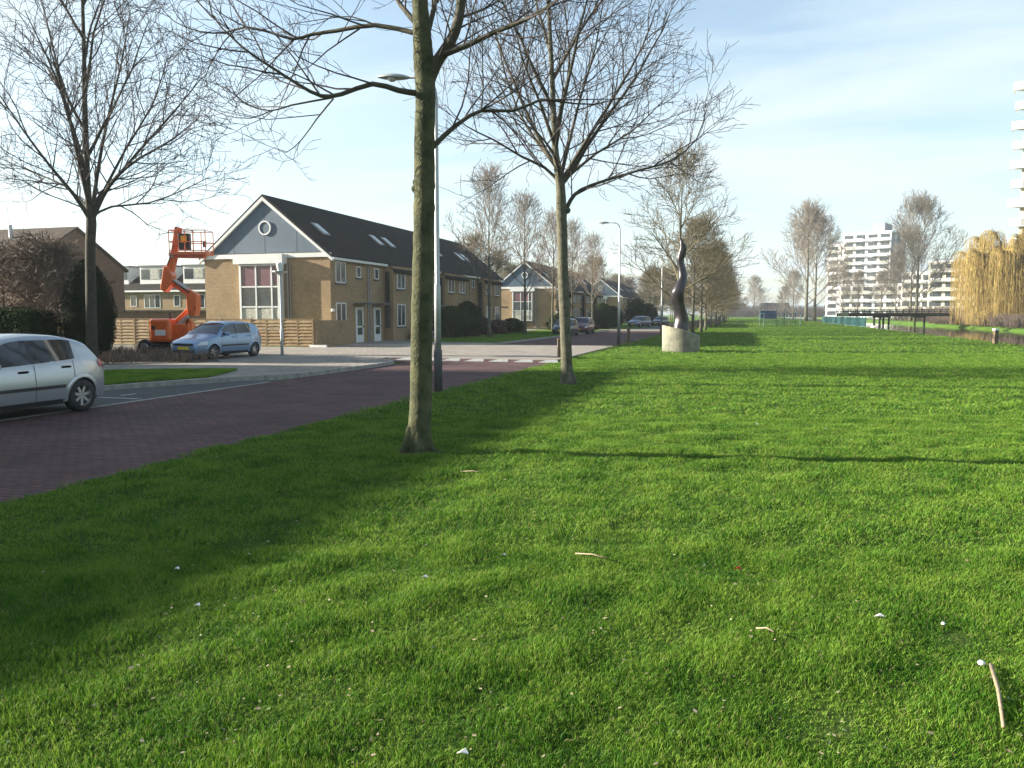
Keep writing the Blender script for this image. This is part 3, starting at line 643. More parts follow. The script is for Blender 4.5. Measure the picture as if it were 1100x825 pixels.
# ---- leafy shapes
def leafy(name,label,cat,loc,shape,n,leaf,material,core=True,group=None,seed=1,trunk=True,stuff=False):
    """shape(u,v,w)->point on/in volume ; leaves near the shell"""
    rs=random.Random(seed); o=empty(name,loc,0,label,cat,group); mb=MB()
    for i in range(n):
        p,nr=shape(rs); 
        a=nr.orthogonal().normalized(); a=(Matrix.Rotation(rs.random()*6.28,3,nr)@a); b=nr.cross(a); tl=Vector((rs.gauss(0,.5),rs.gauss(0,.5),rs.gauss(0,.5)))
        a=(a+tl*.6).normalized(); s=leaf*(.6+.8*rs.random())
        mb.add([p-a*s-b*s*.35,p+a*s-b*s*.35,p+a*s*.6+b*s*.45+nr*s*.3,p-a*s*.6+b*s*.45+nr*s*.3],[(0,1,2,3)])
    mb.build('foliage',material,o)
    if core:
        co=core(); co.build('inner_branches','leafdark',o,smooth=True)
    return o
def egg(rx,h,sh=1.0,rough=.06):
    def prof(t): return rx*(math.sin(PI*min(1,t*.93+.07))**.55)*(1-.18*t)*sh
    def shape(rs):
        t=rs.random(); a=rs.random()*6.28; r=prof(t)*(1-abs(rs.gauss(0,.06)))+rs.gauss(0,rough)*.4
        r*=1+(.05+rough*.5-.03)*math.sin(a*5+t*9+h)+.04*math.sin(a*11-t*17)+(rough-.06)*math.sin(a*3+t*6+h*2)
        return Vector((math.cos(a)*r,math.sin(a)*r,t*h)),Vector((math.cos(a),math.sin(a),.5 if t>.6 else .1)).normalized()
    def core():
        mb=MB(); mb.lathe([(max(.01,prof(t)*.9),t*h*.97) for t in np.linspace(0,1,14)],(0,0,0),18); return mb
    return shape,core
s_,c_=egg(1.05,3.85)
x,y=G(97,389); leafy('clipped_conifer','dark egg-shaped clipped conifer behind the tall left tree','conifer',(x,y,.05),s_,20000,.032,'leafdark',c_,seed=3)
def boxy(lx,ly,h):
    def shape(rs):
        f=rs.random()
        if f<.35: p=Vector((rs.uniform(-lx,lx),-ly,rs.uniform(0,h))); n=Vector((0,-1,.2))
        elif f<.5: p=Vector((rs.uniform(-lx,lx),ly,rs.uniform(0,h))); n=Vector((0,1,.2))
        elif f<.75: p=Vector((rs.uniform(-lx,lx),rs.uniform(-ly,ly),h)); n=Vector((0,0,1))
        else: p=Vector((rs.choice((-lx,lx)),rs.uniform(-ly,ly),rs.uniform(0,h))); n=Vector((1 if p.x>0 else -1,0,.2))
        n.normalize(); p+=n*(rs.gauss(0,.05)+.05*math.sin(p.x*3+p.z*4)); return p,n
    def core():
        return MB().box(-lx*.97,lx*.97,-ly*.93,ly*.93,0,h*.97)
    return shape,core
s_,c_=boxy(5.5,.8,1.95)
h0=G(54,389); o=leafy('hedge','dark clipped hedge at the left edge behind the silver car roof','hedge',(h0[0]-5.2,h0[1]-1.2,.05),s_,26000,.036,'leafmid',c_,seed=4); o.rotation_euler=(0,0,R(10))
# conifer spruce
def spruce(loc,h,r,lab,seed):
    rs=random.Random(seed); o=empty('spruce',loc,0,lab,'conifer'); MB().tube([(0,0,-.1),(0,0,h)],[.12,.02],8).build('trunk','limb',o); mb=MB()
    for i in range(5200):
        t=rs.random()**.75; z=.3+t*(h-.3); rr=r*(1-t)*(.80+.25*math.sin(z*5.2))*math.sqrt(rs.random())+.03; a=rs.random()*6.28
        p=Vector((math.cos(a)*rr,math.sin(a)*rr,z-.25*rr)); d=Vector((math.cos(a),math.sin(a),-.35)); q=Vector((-math.sin(a),math.cos(a),0)); s=.13*(.6+rs.random()*.8)
        mb.add([p-q*s*.5,p+q*s*.5,p+d*s*1.3+q*s*.15,p+d*s*1.3-q*s*.15],[(0,1,2,3)])
    mb.build('foliage','leafdark',o); return o
spruce((-17.4,76.8,.05),6.6,1.5,'dark spruce standing in front of the second terrace gable',2)
# shrubs in front gardens
shr=[((-20.9,54.6),1.5,2.4,'leafmid','large dark evergreen bush before the first terrace, right of the lamp post'),((-21.0,58.2),1.3,2.8,'leafmid','tall dark bush in the front garden beside the left slender tree'),((-21.2,62.5),1.2,1.5,'leafred','low reddish shrub in the front garden of the first terrace'),((-21.1,66.5),1.2,1.3,'leafred','low brown shrub near the far end of the first terrace'),((-21.0,70.5),1.3,1.4,'leafmid','low dark shrub at the far end of the first terrace'),((-21.5,50.2),.7,.9,'leafred','small reddish shrub beside the second front door'),
 ((-17.5,99),1.8,3.2,'leafmid','dark bush beside the parked cars'),((-17.8,106),1.7,2.2,'leafdark','low dark bush behind the parked cars'),((-16.5,125),2.2,4.2,'leafmid','green bush left of the third lamp post'),((-15.5,131),2.2,3.6,'leafmid','green bush behind the dark blue estate car'),((-19,116),2.2,3.0,'leafdark','dark bush in front of the third terrace'),((-16.6,138),2.0,3.0,'leafdark','dark far bush beside the sculpture'),((-19,82),1.5,1.8,'leafdark','dark bush left of the spruce'),((-16.9,88.5),1.0,1.0,'leafred','reddish low shrub beside the dark teal car')]
for i,((x,y),r,h,m_,lab) in enumerate(shr):
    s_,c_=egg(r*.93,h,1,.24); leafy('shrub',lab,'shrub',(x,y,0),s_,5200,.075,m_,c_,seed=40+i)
# red-brown dense small tree at left
PR=dict(max=4,seg=[0,6,5,4,2],wob=[0,.13,.16,.2,.2],trop=[0,.0,-.01,-.01,0],rmin=.012,nch=[0,10,7,3],t0=[0,.12,.1,.1],ang=[0,48,50,45],len=[0,2.4,1.2,.7,.35],rad=[0,.06,.026,.015,.012],limbang=(74,25),mindown=-.6)
c=W(52,337,31); make_tree('crab_apple','wide twiggy reddish-brown tree behind the hedge at the left','tree',(c.x,c.y,0),tree_kind(17,3.8,.12,1.7,12,PR),'twigred','bark',None)
c=W(5,337,33); make_tree('crab_apple','second reddish-brown twiggy tree at the left edge of the photo','tree',(c.x,c.y,0),tree_kind(19,3.7,.12,1.7,12,PR),'twigred','bark',None)
# bare ground-cover shrubs in bed and tall reeds etc. (uncountable)
def twigfield(name,pts,h,material,rs,lab,n=5,r=.008):
    mb=MB()
    for (x,y,z) in pts:
        for k in range(n):
            a=rs.random()*6.28; l=h*(.5+.7*rs.random()); s=.2+.7*rs.random()
            mb.tube([(x,y,z),(x+math.cos(a)*s*l*.4,y+math.sin(a)*s*l*.4,z+l*.55),(x+math.cos(a+.4)*s*l*.8,y+math.sin(a+.4)*s*l*.8,z+l)],[r,r*.8,r*.5],3,cap=False)
    return tag(mb.build(name,material),lab,'shrubs',kind='stuff')
rs=random.Random(5); P=[]
while len(P)<520:
    x=rs.uniform(-32,-18); y=rs.uniform(18,30)
    if inpoly(x,y,bed): P.append((x,y,.1))
twigfield('bare_ground_cover',P,.36,'shrubtwig',rs,'low bare brown ground cover in the bed by the orange lift',6,.010)
P=[(CX1+rs.uniform(-.1,2.0),rs.uniform(118,170),.0) for _ in range(420)]
twigfield('bank_scrub',P,1.6,'twigred',rs,'reddish brown scrub on the far canal bank by the bridge',6,.035)
P=[(-7.6+rs.uniform(-1,2.2),rs.uniform(80,190),0) for _ in range(500)]
twigfield('row_undergrowth',P,.7,'shrubtwig',rs,'brown undergrowth at the feet of the tree row',5,.02)
P=[(rs.uniform(-20,70),rs.uniform(430,480),0) for _ in range(900)]
twigfield('far_thicket',P,5.5,'twigred',rs,'far brown thicket closing the end of the lawn',5,.12)
P=[(CX1+rs.uniform(4,60),rs.uniform(190,240),0) for _ in range(900)]
twigfield('far_thicket',P,3.2,'twigred',rs,'brown thicket beyond the canal below the white flats',6,.06)
# ------------------------------------------------------------ houses
GX=-22.9; BX=-31.4; RX=(GX+BX)/2; EZ=5.2; RZ=8.62; GY=40.4; UW=4.7
SL=(RZ-EZ)/(RX-GX)  # negative
def zroof(x): return EZ+(RZ-EZ)*(abs(GX-x) if x>RX else abs(x-BX))/abs(GX-RX)
def window(parent,face,a0,a1,z0,z1,plane,out,cols=1,glass='glass',sill=True,rows=(),fw=.07,part='window',off=0.0,panes=None):
    """face 'X': wall plane x=plane facing sign out, a is y ; face 'Y': plane y."""
    f=MB(); g=MB()
    def bx(b,u0,u1,v0,v1,d0,d1):
        d0,d1=plane+out*(d0+off),plane+out*(d1+off); lo,hi=min(d0,d1),max(d0,d1)
        if face=='X': b.box(lo,hi,u0,u1,v0,v1)
        else: b.box(u0,u1,lo,hi,v0,v1)
    bx(f,a0,a1,z1-fw,z1,-.02,.05); bx(f,a0,a1,z0,z0+fw,-.02,.05); bx(f,a0,a0+fw,z0+fw,z1-fw,-.02,.05); bx(f,a1-fw,a1,z0+fw,z1-fw,-.02,.05)
    for c in range(1,cols):
        u=a0+(a1-a0)*c/cols; bx(f,u-fw*.5,u+fw*.5,z0+fw,z1-fw,-.02,.047)
    for r in rows: bx(f,a0+fw,a1-fw,r-fw*.5,r+fw*.5,-.02,.044)
    w_=f.build(part,'white',parent)
    if panes is None: bx(g,a0+fw,a1-fw,z0+fw,z1-fw,-.01,.012); g.build('pane',glass,w_)
    else:
        for (zz0,zz1,mt) in panes:
            g=MB(); bx(g,a0+fw,a1-fw,zz0,zz1,-.01,.012); g.build('pane',mt,w_)
    if sill:
        s=MB(); bx(s,a0-.06,a1+.06,z0-.09,z0-.005,-.02,.09); s.build('sill','sill',w_)
    return w_
def roof_piece(parent,y0,y1,xe,xb,name='roof',material='tiles',th=.14):
    """pitched roof slab from front eave xe over the ridge to back eave xb"""
    zf=EZ-(RZ-EZ)/(GX-RX)*(xe-GX); zb=EZ-(RZ-EZ)/(GX-RX)*(BX-xb)
    poly=[(xe,zf),(RX,RZ),(xb,zb),(xb,zb+th),(RX,RZ+th*1.15),(xe,zf+th)]
    o=MB().xprism(poly,y0,y1).build(name,material,parent); fixn(o); return o
def house_unit(i,gable=False,endwall=False):
    y0=GY+i*UW; y1=y0+UW; mirror=(i%2==1)
    root=empty('terraced_house',(0,0,0),0,None,'house','brick terraced houses')
    g=MB(); g.xprism([(GX,0),(GX,EZ),(RX,RZ),(BX,EZ),(BX,0)],y0+(.0 if not gable else 0),y1-.0); o=g.build('wall','brick',root); fixn(o)
    # projecting half of the front
    pc=y1 if not mirror else y0
    if not gable:
        a,b=(y1-2.45,y1) if mirror else (y0,y0+2.45)
    else: a=b=None
    px=-22.25
    # unit 0 has its window next to the gable, the projection is centred on even boundaries >0
    if not gable:
        o=MB().box(GX-.01,px,a,b,0,zroof(GX)-.22).build('front_bay','brick',root)
    ye0=y0-(.18 if gable else 0); ye1=y1+(.15 if endwall else 0)
    roof=roof_piece(root,ye0,ye1,GX+.22,BX-.25)
    if a is not None:
        def zf(x): return EZ-(RZ-EZ)/(GX-RX)*(x-GX)
        poly=[(GX+.22,zf(GX+.22)+.003),(GX+.22,zf(GX+.22)+.14),(px+.2,zf(px+.2)+.14),(px+.2,zf(px+.2)+.003)]
        e=MB().xprism(poly,a,b).build('roof','tiles',root); fixn(e)
    # gutter
    gy0,gy1=(y0,y1)
    if a is not None:
        if mirror: gy1=a
        else: gy0=b
    MB().box(GX+.20,GX+.33,gy0-(.18 if gable else 0),gy1,EZ-.27,EZ-.13).build('gutter','white',root)
    # skylights
    def sky(yc,wd=.75,x0=-24.4,x1=-25.3):
        n=Vector((RZ-EZ,0,GX-RX)).normalized()
        def pt(x,y,e): 
            return (x+n.x*e,y,zroof(x)+.15+n.z*e)
        fr=MB(); e=.0
        V=[pt(x0,yc-wd/2,0),pt(x0,yc+wd/2,0),pt(x1,yc+wd/2,0),pt(x1,yc-wd/2,0),pt(x0,yc-wd/2,.09),pt(x0,yc+wd/2,.09),pt(x1,yc+wd/2,.09),pt(x1,yc-wd/2,.09)]
        fr.add(V,[(0,1,5,4),(1,2,6,5),(2,3,7,6),(3,0,4,7),(4,5,6,7)]); s=fr.build('skylight','zinc',root)
        q=.08; MB().add([pt(x0-q,yc-wd/2+q,.095),pt(x0-q,yc+wd/2-q,.095),pt(x1+q,yc+wd/2-q,.095),pt(x1+q,yc-wd/2+q,.095)],[(0,1,2,3)]).build('pane','glasslight' if i%2 else 'white',s)
    for f_ in {0:(.5,),2:(.1,.5),4:(.45,),5:(.62,.92)}.get(i,()): sky(y0+UW*f_)
    # openings
    if gable:
        window(root,'X',y0+.55,y0+1.75,3.65,4.9,GX,1,2); window(root,'X',y0+.55,y0+1.75,1.2,2.5,GX,1,2)
    else:
        wa=(a+b)/2; window(root,'X',wa-.65,wa+.65,3.5,4.75,px,1,2); window(root,'X',wa-.65,wa+.65,1.0,2.5,px,1,2)
        sl_=a-.02 if mirror else b+.02
        MB().box(GX+.14,px-.22,min(sl_,sl_-(.05 if mirror else -.05)),max(sl_,sl_-(.05 if mirror else -.05)),.9,4.6).build('side_window','glass',root)
    dy=(y1-1.15) if not mirror else (y0+1.15); 
    if gable: dy=y0+3.4
    # door
    d=MB().box(GX-.02,GX+.06,dy-.48,dy+.48,.08,2.25).build('door','white',root)
    MB().box(GX+.055,GX+.075,dy-.3,dy+.3,1.1,2.1).build('pane','glass',d); MB().box(GX+.055,GX+.073,dy-.3,dy+.3,.55,1.0).build('pane','glass',d)
    MB().box(GX+.06,GX+.12,dy+.36,dy+.42,1.0,1.12).build('handle','darksteel',d)
    MB().box(GX-.01,GX+.85,dy-.7,dy+.7,2.42,2.52).build('canopy','darksteel',root)
    window(root,'X',dy-.3,dy+.3,4.05,4.75,GX,1,1)
    bx=y1-.06 if not mirror else y0+.06
    if gable or mirror: MB().tube([(GX+.06,y1-.12 if not mirror else y0+.16,0.05),(GX+.06,y1-.12 if not mirror else y0+.16,EZ-.2)],.04,8).build('downpipe','zinc',root)
    if gable:
        yp=y0-.03
        # cladding triangle
        cz=EZ-.02; ins=.05
        o=MB().xprism([(GX-ins,cz+.22),(RX,RZ-.05),(BX+ins,cz+.22)],yp,y0+.02).build('gable_cladding','blueclad',root); fixn(o)
        for s_ in range(1,4):
            xx=BX+(GX-BX)*s_/4; zt=zroof(xx)-.25
            MB().box(xx-.01,xx+.01,yp-.006,yp+.002,cz+.24,zt).build('cladding_seam','blueclad',o)
        v=MB()
        for sgn,xa in ((1,GX+.24),(-1,BX-.26)):
            xx=xa; zf=EZ-(RZ-EZ)/(GX-RX)*(abs(xx-(GX if sgn>0 else BX)))
            v.add([(xx,yp-.16,zf-.16),(xx,yp-.16,zf+.02),(RX,yp-.16,RZ+.02),(RX,yp-.16,RZ-.20),(xx,yp+.02,zf-.16),(xx,yp+.02,zf+.02),(RX,yp+.02,RZ+.02),(RX,yp+.02,RZ-.20)],[(0,1,2,3),(4,7,6,5),(0,4,5,1),(1,5,6,2),(2,6,7,3),(3,7,4,0)])
        o=v.build('verge_boards','white',root); fixn(o)
        MB().box(BX-.1,GX+.12,yp-.07,yp+.001,cz-.08,cz+.17).build('white_band','white',root)
        # round window
        rz=6.85; rg=MB(); rg.lathe([(.42,-.0),(.42,-.07),(.34,-.07),(.34,0)],(RX+.05,yp,rz),32,'Y'); r_=rg.build('round_window','white',root,smooth=False)
        MB().lathe([(.001,-.03),(.35,-.03)],(RX+.05,yp,rz),32,'Y').build('pane','blueclad',r_)
        # bay window
        bx0,bx1=-28.7,-25.95; by=y0-.42
        bay=MB(); bay.box(bx0,bx0+.1,by,y0,.9,4.75); bay.box(bx1-.1,bx1,by,y0,.9,4.75); bay.box(bx0+.1,bx1-.1,by+.3,y0-.01,.9,4.75)
        bo=bay.build('bay_window','white',root)
        fr=MB()
        cs=[bx0+.1,bx0+1.15,bx0+2.2,bx1-.1]
        for c in cs: fr.box(c-.045,c+.045,by-.03,by+.05,.95,4.72)
        for z in (.95,2.25,3.42,4.68): fr.box(bx0+.03,bx1-.03,by-.024,by+.05,z-.04,z+.04)
        fr.build('frame','white',bo)
        for (z0,z1,mt) in ((.97,2.23,'glasslight'),(2.27,3.40,'glass'),(3.44,4.66,'purple')):
            MB().box(bx0+.11,bx1-.11,by+.02,by+.03,z0,z1).build('pane',mt,bo)
        MB().box(bx0-.28,bx1+.28,by-.16,y0-.03,4.75,5.30).build('bay_roof_box','white',root)
        MB().tube([(bx1+.28,y0-.06,.1),(bx1+.28,y0-.06,4.8)],.045,8).build('downpipe','zinc',root)
        MB().tube([(bx1+.46,y0-.05,.1),(bx1+.46,y0-.05,4.8)],.03,8).build('downpipe','zinc',root)
        MB().lathe([(.001,.1),(.09,.08),(.13,0),(.09,-.08),(.001,-.1)],(GX+.12,y0+.02,2.05),12).build('wall_lamp','lampglass',root)
    return root
row=[]
for i in range(7):
    u=house_unit(i,gable=(i==0),endwall=(i==6)); row.append(u)
    u['label']='brick corner house with blue-grey gable, round window and tall bay window' if i==0 else '%s brick terraced house counted from the blue-gabled corner house'%ORD[i]
for r_i,(dX,dY,txt) in enumerate(((-.6,58.6,'second terrace, beyond the spruce'),(-.2,112,'third terrace, farthest along the road'))):
    for i,u in enumerate(row):
        c=copy_tree(u); c.location=(dX,dY,0); c['group']='brick terraced houses'
        c['label']=('gabled end house of the %s'%txt) if i==0 else '%s house of the %s'%(ORD[i],txt)
# houses beside the road left of the camera whose shade lies over the road and lawn
for j,dY in enumerate((-53.9,-53.9-32.9)):
    for i,u in enumerate(row):
        c=copy_tree(u); c.location=(-4.3,dY,0); c['label']='brick terraced house left of the photo whose roof shades the road'; c['group']='terraced houses outside the left edge'
# left brown house (ridge along x)
def left_house():
    root=empty('brown_house',(-55.8,55,0),0,'dark brown brick house end with steep tiled roof at the far left','house')
    hw=5.3; ez=5.9; rz=9.15; L=26
    g=MB(); n=5; vs=[(0,-hw,0),(0,-hw,ez),(0,0,rz),(0,hw,ez),(0,hw,0)]; vs2=[(-L,y,z) for _,y,z in vs]
    g.add(vs+vs2,[(0,1,2,3,4),(9,8,7,6,5)]+[(k,k+5,(k+1)%5+5,(k+1)%5) for k in range(5)]); o=g.build('wall','brickd',root); fixn(o)
    r=MB(); th=.2
    for s_ in (-1,1):
        e=(s_*(hw+.35),ez-.2); V=[(.25,e[0],e[1]+.01),(.25,0,rz+.01),(-L,0,rz+.01),(-L,e[0],e[1]+.01)]; V+=[(x,y,z+th) for x,y,z in V]
        r.add(V,[(0,1,2,3),(7,6,5,4),(0,4,5,1),(1,5,6,2),(2,6,7,3),(3,7,4,0)])
    ro=r.build('roof','tilesb',root); fixn(ro)
    MB().box(-L,.25,-hw-.45,-hw-.33,ez-.28,ez-.1).build('gutter','white',root)
    MB().tube([(-5.4,-1.6,8.2),(-5.4,-1.6,9.5)],.16,8).build('flue','steel',ro); MB().box(-7.6,-7.1,-2.6,-2.1,7.5,8.4).build('flue','darksteel',ro)
    MB().tube([(-5.6,-1.6,9.2),(-5.6,-1.6,11)],.025,5).build('aerial','darksteel',ro)
    for x in (-4,-9,-14): window(root,'Y',x-.9,x+.9,3.6,4.9,-hw,-1,2)
    return root
left_house()
# rear terrace with dormers
def rear_terrace():
    base=W(92,337,96); yb=base.y
    x0=base.x; wd=6.2
    for i in range(4):
        root=empty('dormer_house',(0,0,0),0,'%s dormer house from the left in the terrace behind the orange lift'%ORD[i],'house','dormer houses behind the lift')
        a=x0+i*wd; b=a+wd; D=9
        MB().box(a,b,yb,yb+D,0,4.65).build('wall','brick',root)
        r=MB(); r.add([(a,yb-.4,4.55),(b,yb-.4,4.55),(b,yb+D/2,7.55),(a,yb+D/2,7.55),(b,yb+D+.3,4.55),(a,yb+D+.3,4.55)],[(0,1,2,3),(3,2,4,5),(1,4,2),(0,3,5),(0,5,4,1)]); fixn(r.build('roof','tiles',root))
        MB().box(a,b,yb-.5,yb-.38,4.4,4.6).build('gutter','white',root)
        dm=MB().box(a+1.2,b-.5,yb+1.0,yb+4.4,5.35,7.45).build('dormer','white',root)
        MB().box(a+1.0,b-.3,yb+.85,yb+4.6,7.46,7.62).build('dormer_roof','darksteel',dm)
        for k,(u0,u1) in enumerate(((a+1.4,a+2.6),(a+2.75,a+4.0),(a+4.15,b-.7))): MB().box(u0,u1,yb+.96,yb+1.01,5.95,7.15).build('pane','glass' if k!=1 else 'glasslight',dm)
        window(root,'Y',a+.6,a+1.5,2.7,4.0,yb,-1,1,sill=False); window(root,'Y',a+2.6,a+4.9,2.5,4.1,yb,-1,3,sill=False); window(root,'Y',a+2.4,a+4.9,.8,2.1,yb,-1,2,sill=False)
rear_terrace()
# low shed behind the fence
c=W(160,337,60); o=empty('garden_shed',(c.x,c.y,0),R(8),'low brown brick shed seen over the fence behind the lift','shed')
MB().box(-5,6,0,4,0,1.95).build('wall','brickd',o); MB().box(-5.2,6.2,-.2,4.2,1.96,2.12).build('roof','tilesb',o)
MB().box(-4.3,-2.9,-.05,.01,.9,1.7).build('window','white',o)
# ------------------------------------------------------------ wooden fence
fa=Vector((-22.0,36.9,0)); fb=Vector((-33.0,36.3,0)); fd=(fa-fb).normalized(); L=(fa-fb).length
np_=round(L/1.85); pw=L/np_; fz=.085; nn=Vector((fd.y,-fd.x,0))
if nn.dot(Vector((0,-1,0)))<0: nn=-nn
gate=fa
for i in range(-4,np_):
    p=fb+fd*(pw*i); q=p+fd*pw
    j=i+4
    root=empty('fence_panel',(p.x,p.y,fz),math.atan2(fd.y,fd.x),'%s horizontal-board fence panel from the left, in front of the blue-gabled house and lift'%ORD[j],'fence','wooden fence panels')
    b=MB()
    for k in range(8):
        z=.05+k*.176; o_=.0; b.add([(.06,-.055,z),(pw-.06,-.055,z),(pw-.06,-.012,z+.165),(.06,-.012,z+.165),(.06,-.035,z),(pw-.06,-.035,z),(pw-.06,.008,z+.165),(.06,.008,z+.165)],[(0,1,2,3),(7,6,5,4),(0,4,5,1),(1,5,6,2),(2,6,7,3),(3,7,4,0)])
    b.build('boards','wood',root); MB().box(-.045,.045,-.06,.04,0,1.50).build('post','wood',root); MB().box(pw*.5-.03,pw*.5+.03,-.05,-.04,.05,1.42).build('batten','wood',root); MB().box(.05,pw-.05,-.04,.02,1.46,1.495).build('cap_rail','wood',root)
    if i==np_-1: MB().box(pw-.045,pw+.045,-.06,.04,0,1.50).build('post','wood',root)
gl=empty('low_garden_wall',(0,0,0),0,'short brick garden wall stub between fence and blue-gabled house','wall')
MB().box(fa.x+.05,fa.x+.2,fa.y,GY-.02,.08,1.5).build('wall','brick',gl); MB().box(fa.x-.1,fa.x+.9,fa.y-.25,fa.y-.1,.085,.2).build('coping','white',gl)
# ------------------------------------------------------------ lamps
def street_lamp(loc,h,lab,proto=None,rot=PI):
    if proto is not None:
        c=copy_tree(proto); c.location=loc; c['label']=lab; return c
    o=empty('street_lamp',loc,0,lab,'lamp post','tall street lamps on the lawn edge')
    MB().tube([(0,0,-.05),(0,0,.95),(0,0,1.0),(0,0,1.02)],[.10,.10,.095,.08],14).build('base','darksteel',o,smooth=True)
    pts=[(0,0,1.0),(0,0,2.5),(0,0,2.55),(0,0,h-.5)]; rad=[.08,.075,.058,.045]
    for a in np.linspace(0,90,7): pts.append((-.38+.38*math.cos(R(a)),0,h-.38+.38*math.sin(R(a)))); rad.append(.032)
    pts.append((-.75,0,h+.02)); rad.append(.03)
    MB().tube(pts,rad,14).build('pole','steel',o,smooth=True)
    hd=MB(); rows=[]
    for i,x in enumerate(np.linspace(0,1,9)):
        s=math.sin(PI*min(.97,max(.05,x*.9+.06)))**.6; r=[]
        for a in np.linspace(0,2*PI,13)[:-1]: r.append((-.62-x*.72,math.cos(a)*.15*s,h+.0+math.sin(a)*(.085 if math.sin(a)>0 else .05)*s+.03*x))
        r.append(r[0]); rows.append(r)
    hd.grid(rows); q=hd.build('lamp_head','steel',o,smooth=True)
    MB().lathe([(.001,-.09),(.07,-.075),(.11,-.04),(.12,0)],(-1.02,0,h+.01),14).build('diffuser','lampglass',q,smooth=True)
    return o
lp=street_lamp((-6.95,17.22,0),7.25,'tall street lamp right behind the nearest tree trunk')
lp.rotation_euler=(0,0,R(12))
street_lamp((-7.3,47.1,0),7.4,'tall street lamp left of the sculpture, arm over the road',lp).rotation_euler=(0,0,R(5))
street_lamp((-7.1,70,0),7.4,'farther street lamp immediately left of the sculpture',lp).rotation_euler=(0,0,0)
# post-top lamp before the gable
o=empty('post_top_lamp',(-18.8,29.0,.085),0,'low post-top lamp with saucer shade in front of the bay window','lamp post')
MB().tube([(0,0,-.1),(0,0,1.1),(0,0,1.12),(0,0,3.42)],[.065,.06,.045,.04],12).build('pole','steel',o,smooth=True)
MB().lathe([(.05,3.38),(.10,3.42),(.30,3.5),(.33,3.54),(.12,3.55)],(0,0,0),20).build('saucer','steel',o,smooth=True)
MB().lathe([(.10,3.55),(.13,3.68),(.16,3.84),(.15,3.88),(.001,3.91)],(0,0,0),20).build('lantern','lampglass',o,smooth=True)
# wooden bollards
def bollard(px,py,h,r,lab,top=None,proto=None):
    x,y=G(px,py)
    o=empty('wooden_post',(x,y,0),.3,lab,'post','short wooden posts on the grass')
    MB().box(-r,r,-r,r,-.1,h).build('shaft','woodd',o,bevel=.02)
    if top: MB().box(-r-.02,r+.02,-r-.02,r+.02,h,h+.1).build('cap',top,o)
    return o
bollard(601,386,.86,.09,'dark wooden post just left of the second lawn tree'); bollard(675,368,.98,.09,'weathered wooden post between the lamp and the sculpture'); bollard(1069,370,.85,.12,'short wooden mooring post with pale top at the water edge','litter')
# ------------------------------------------------------------ sculpture
sx,sy=G(729.5,379); dS=depth(sx,sy+.9)
o=empty('sculpture',(sx,sy+.9,0),0,'tall dark wavy bronze figure on a slanted round concrete plinth','sculpture')
pl=MB(); K=40; prof=[]
for zt in (0,1):
    ring=[]
    for j in range(K):
        a=2*PI*j/K; r=.88 if zt==0 else .91; x,y=r*math.cos(a),r*math.sin(a)
        u=x*CA+y*SA
        ring.append((x,y,-.05 if zt==0 else (1.12 if u<-.05 else .94)-.17*u-.02*math.sin(3*a)))
    prof.append(ring)
pl.v=[*prof[0],*prof[1]]; pl.f=[(j,(j+1)%K,(j+1)%K+K,j+K) for j in range(K)]+[tuple(range(K,2*K))]
p_=pl.build('plinth','concrete',o)
js=MB(); js.beam(Vector((-.04*CA+.91*SA,-.04*SA-.91*CA,0)),Vector((-.04*CA+.93*SA,-.04*SA-.93*CA,1.1)),.03,.02); js.build('joint','sill',p_)
S=[(731,358,.37,.30),(732,350,.37,.32),(733,341,.35,.32),(730.5,331,.32,.28),(728,322,.34,.28),(727.5,314,.35,.29),(730,307,.31,.26),(733,300,.25,.22),(733.5,293,.235,.20),(732,285,.20,.18),(731,279,.18,.16),(732.5,273,.195,.15),(734,267,.165,.13),(733,262,.11,.09),(732,257,.05,.04)]
rows=[]; P=[W(x,y,dS)-Vector((sx,sy+.9,0)) for x,y,_,_ in S]
n=len(S); fine=[]
for i in range(n-1):
    for t in np.linspace(0,1,5)[:-1]:
        p0=P[max(i-1,0)];p1=P[i];p2=P[i+1];p3=P[min(i+2,n-1)]
        c=0.5*((2*p1)+(p2-p0)*t+(2*p0-5*p1+4*p2-p3)*t*t+(-p0+3*p1-3*p2+p3)*t**3); a=S[i][2]+(S[i+1][2]-S[i][2])*t; b=S[i][3]+(S[i+1][3]-S[i][3])*t; fine.append((c,a,b,(i+t)/n))
fine.append((P[-1],.02,.02,1))
for c,a,b,t in fine:
    r=[]; tw=t*1.6
    for j in range(24):
        an=2*PI*j/24; k=1+.10*math.cos(2*an+tw*5)+.06*math.cos(3*an-tw*7); u=math.cos(an)*a*k*.92; v=math.sin(an)*b*k+.18*math.sin(t*13)*(1-t)
        r.append(c+Vector((u*CA-v*SA,u*SA+v*CA,0)))
    r.append(r[0]); rows.append(r)
MB().grid(rows).build('figure','bronze',o,smooth=True)
fm=MB()   # raised fingers at the tip
for dx_,dz,r in ((-.09,-.25,.05),(.0,.05,.055),(.08,-.12,.045)):
    b=P[-3]+Vector((dx_*.5*CA,dx_*.5*SA,-.1)); e=P[-1]+Vector((dx_*CA,dx_*SA,dz)); fm.tube([b,(b+e)/2+Vector((dx_*.5,0,0)),e],[r*1.3,r,r*.4],8)
fm.build('fingers','bronze',o,smooth=True)
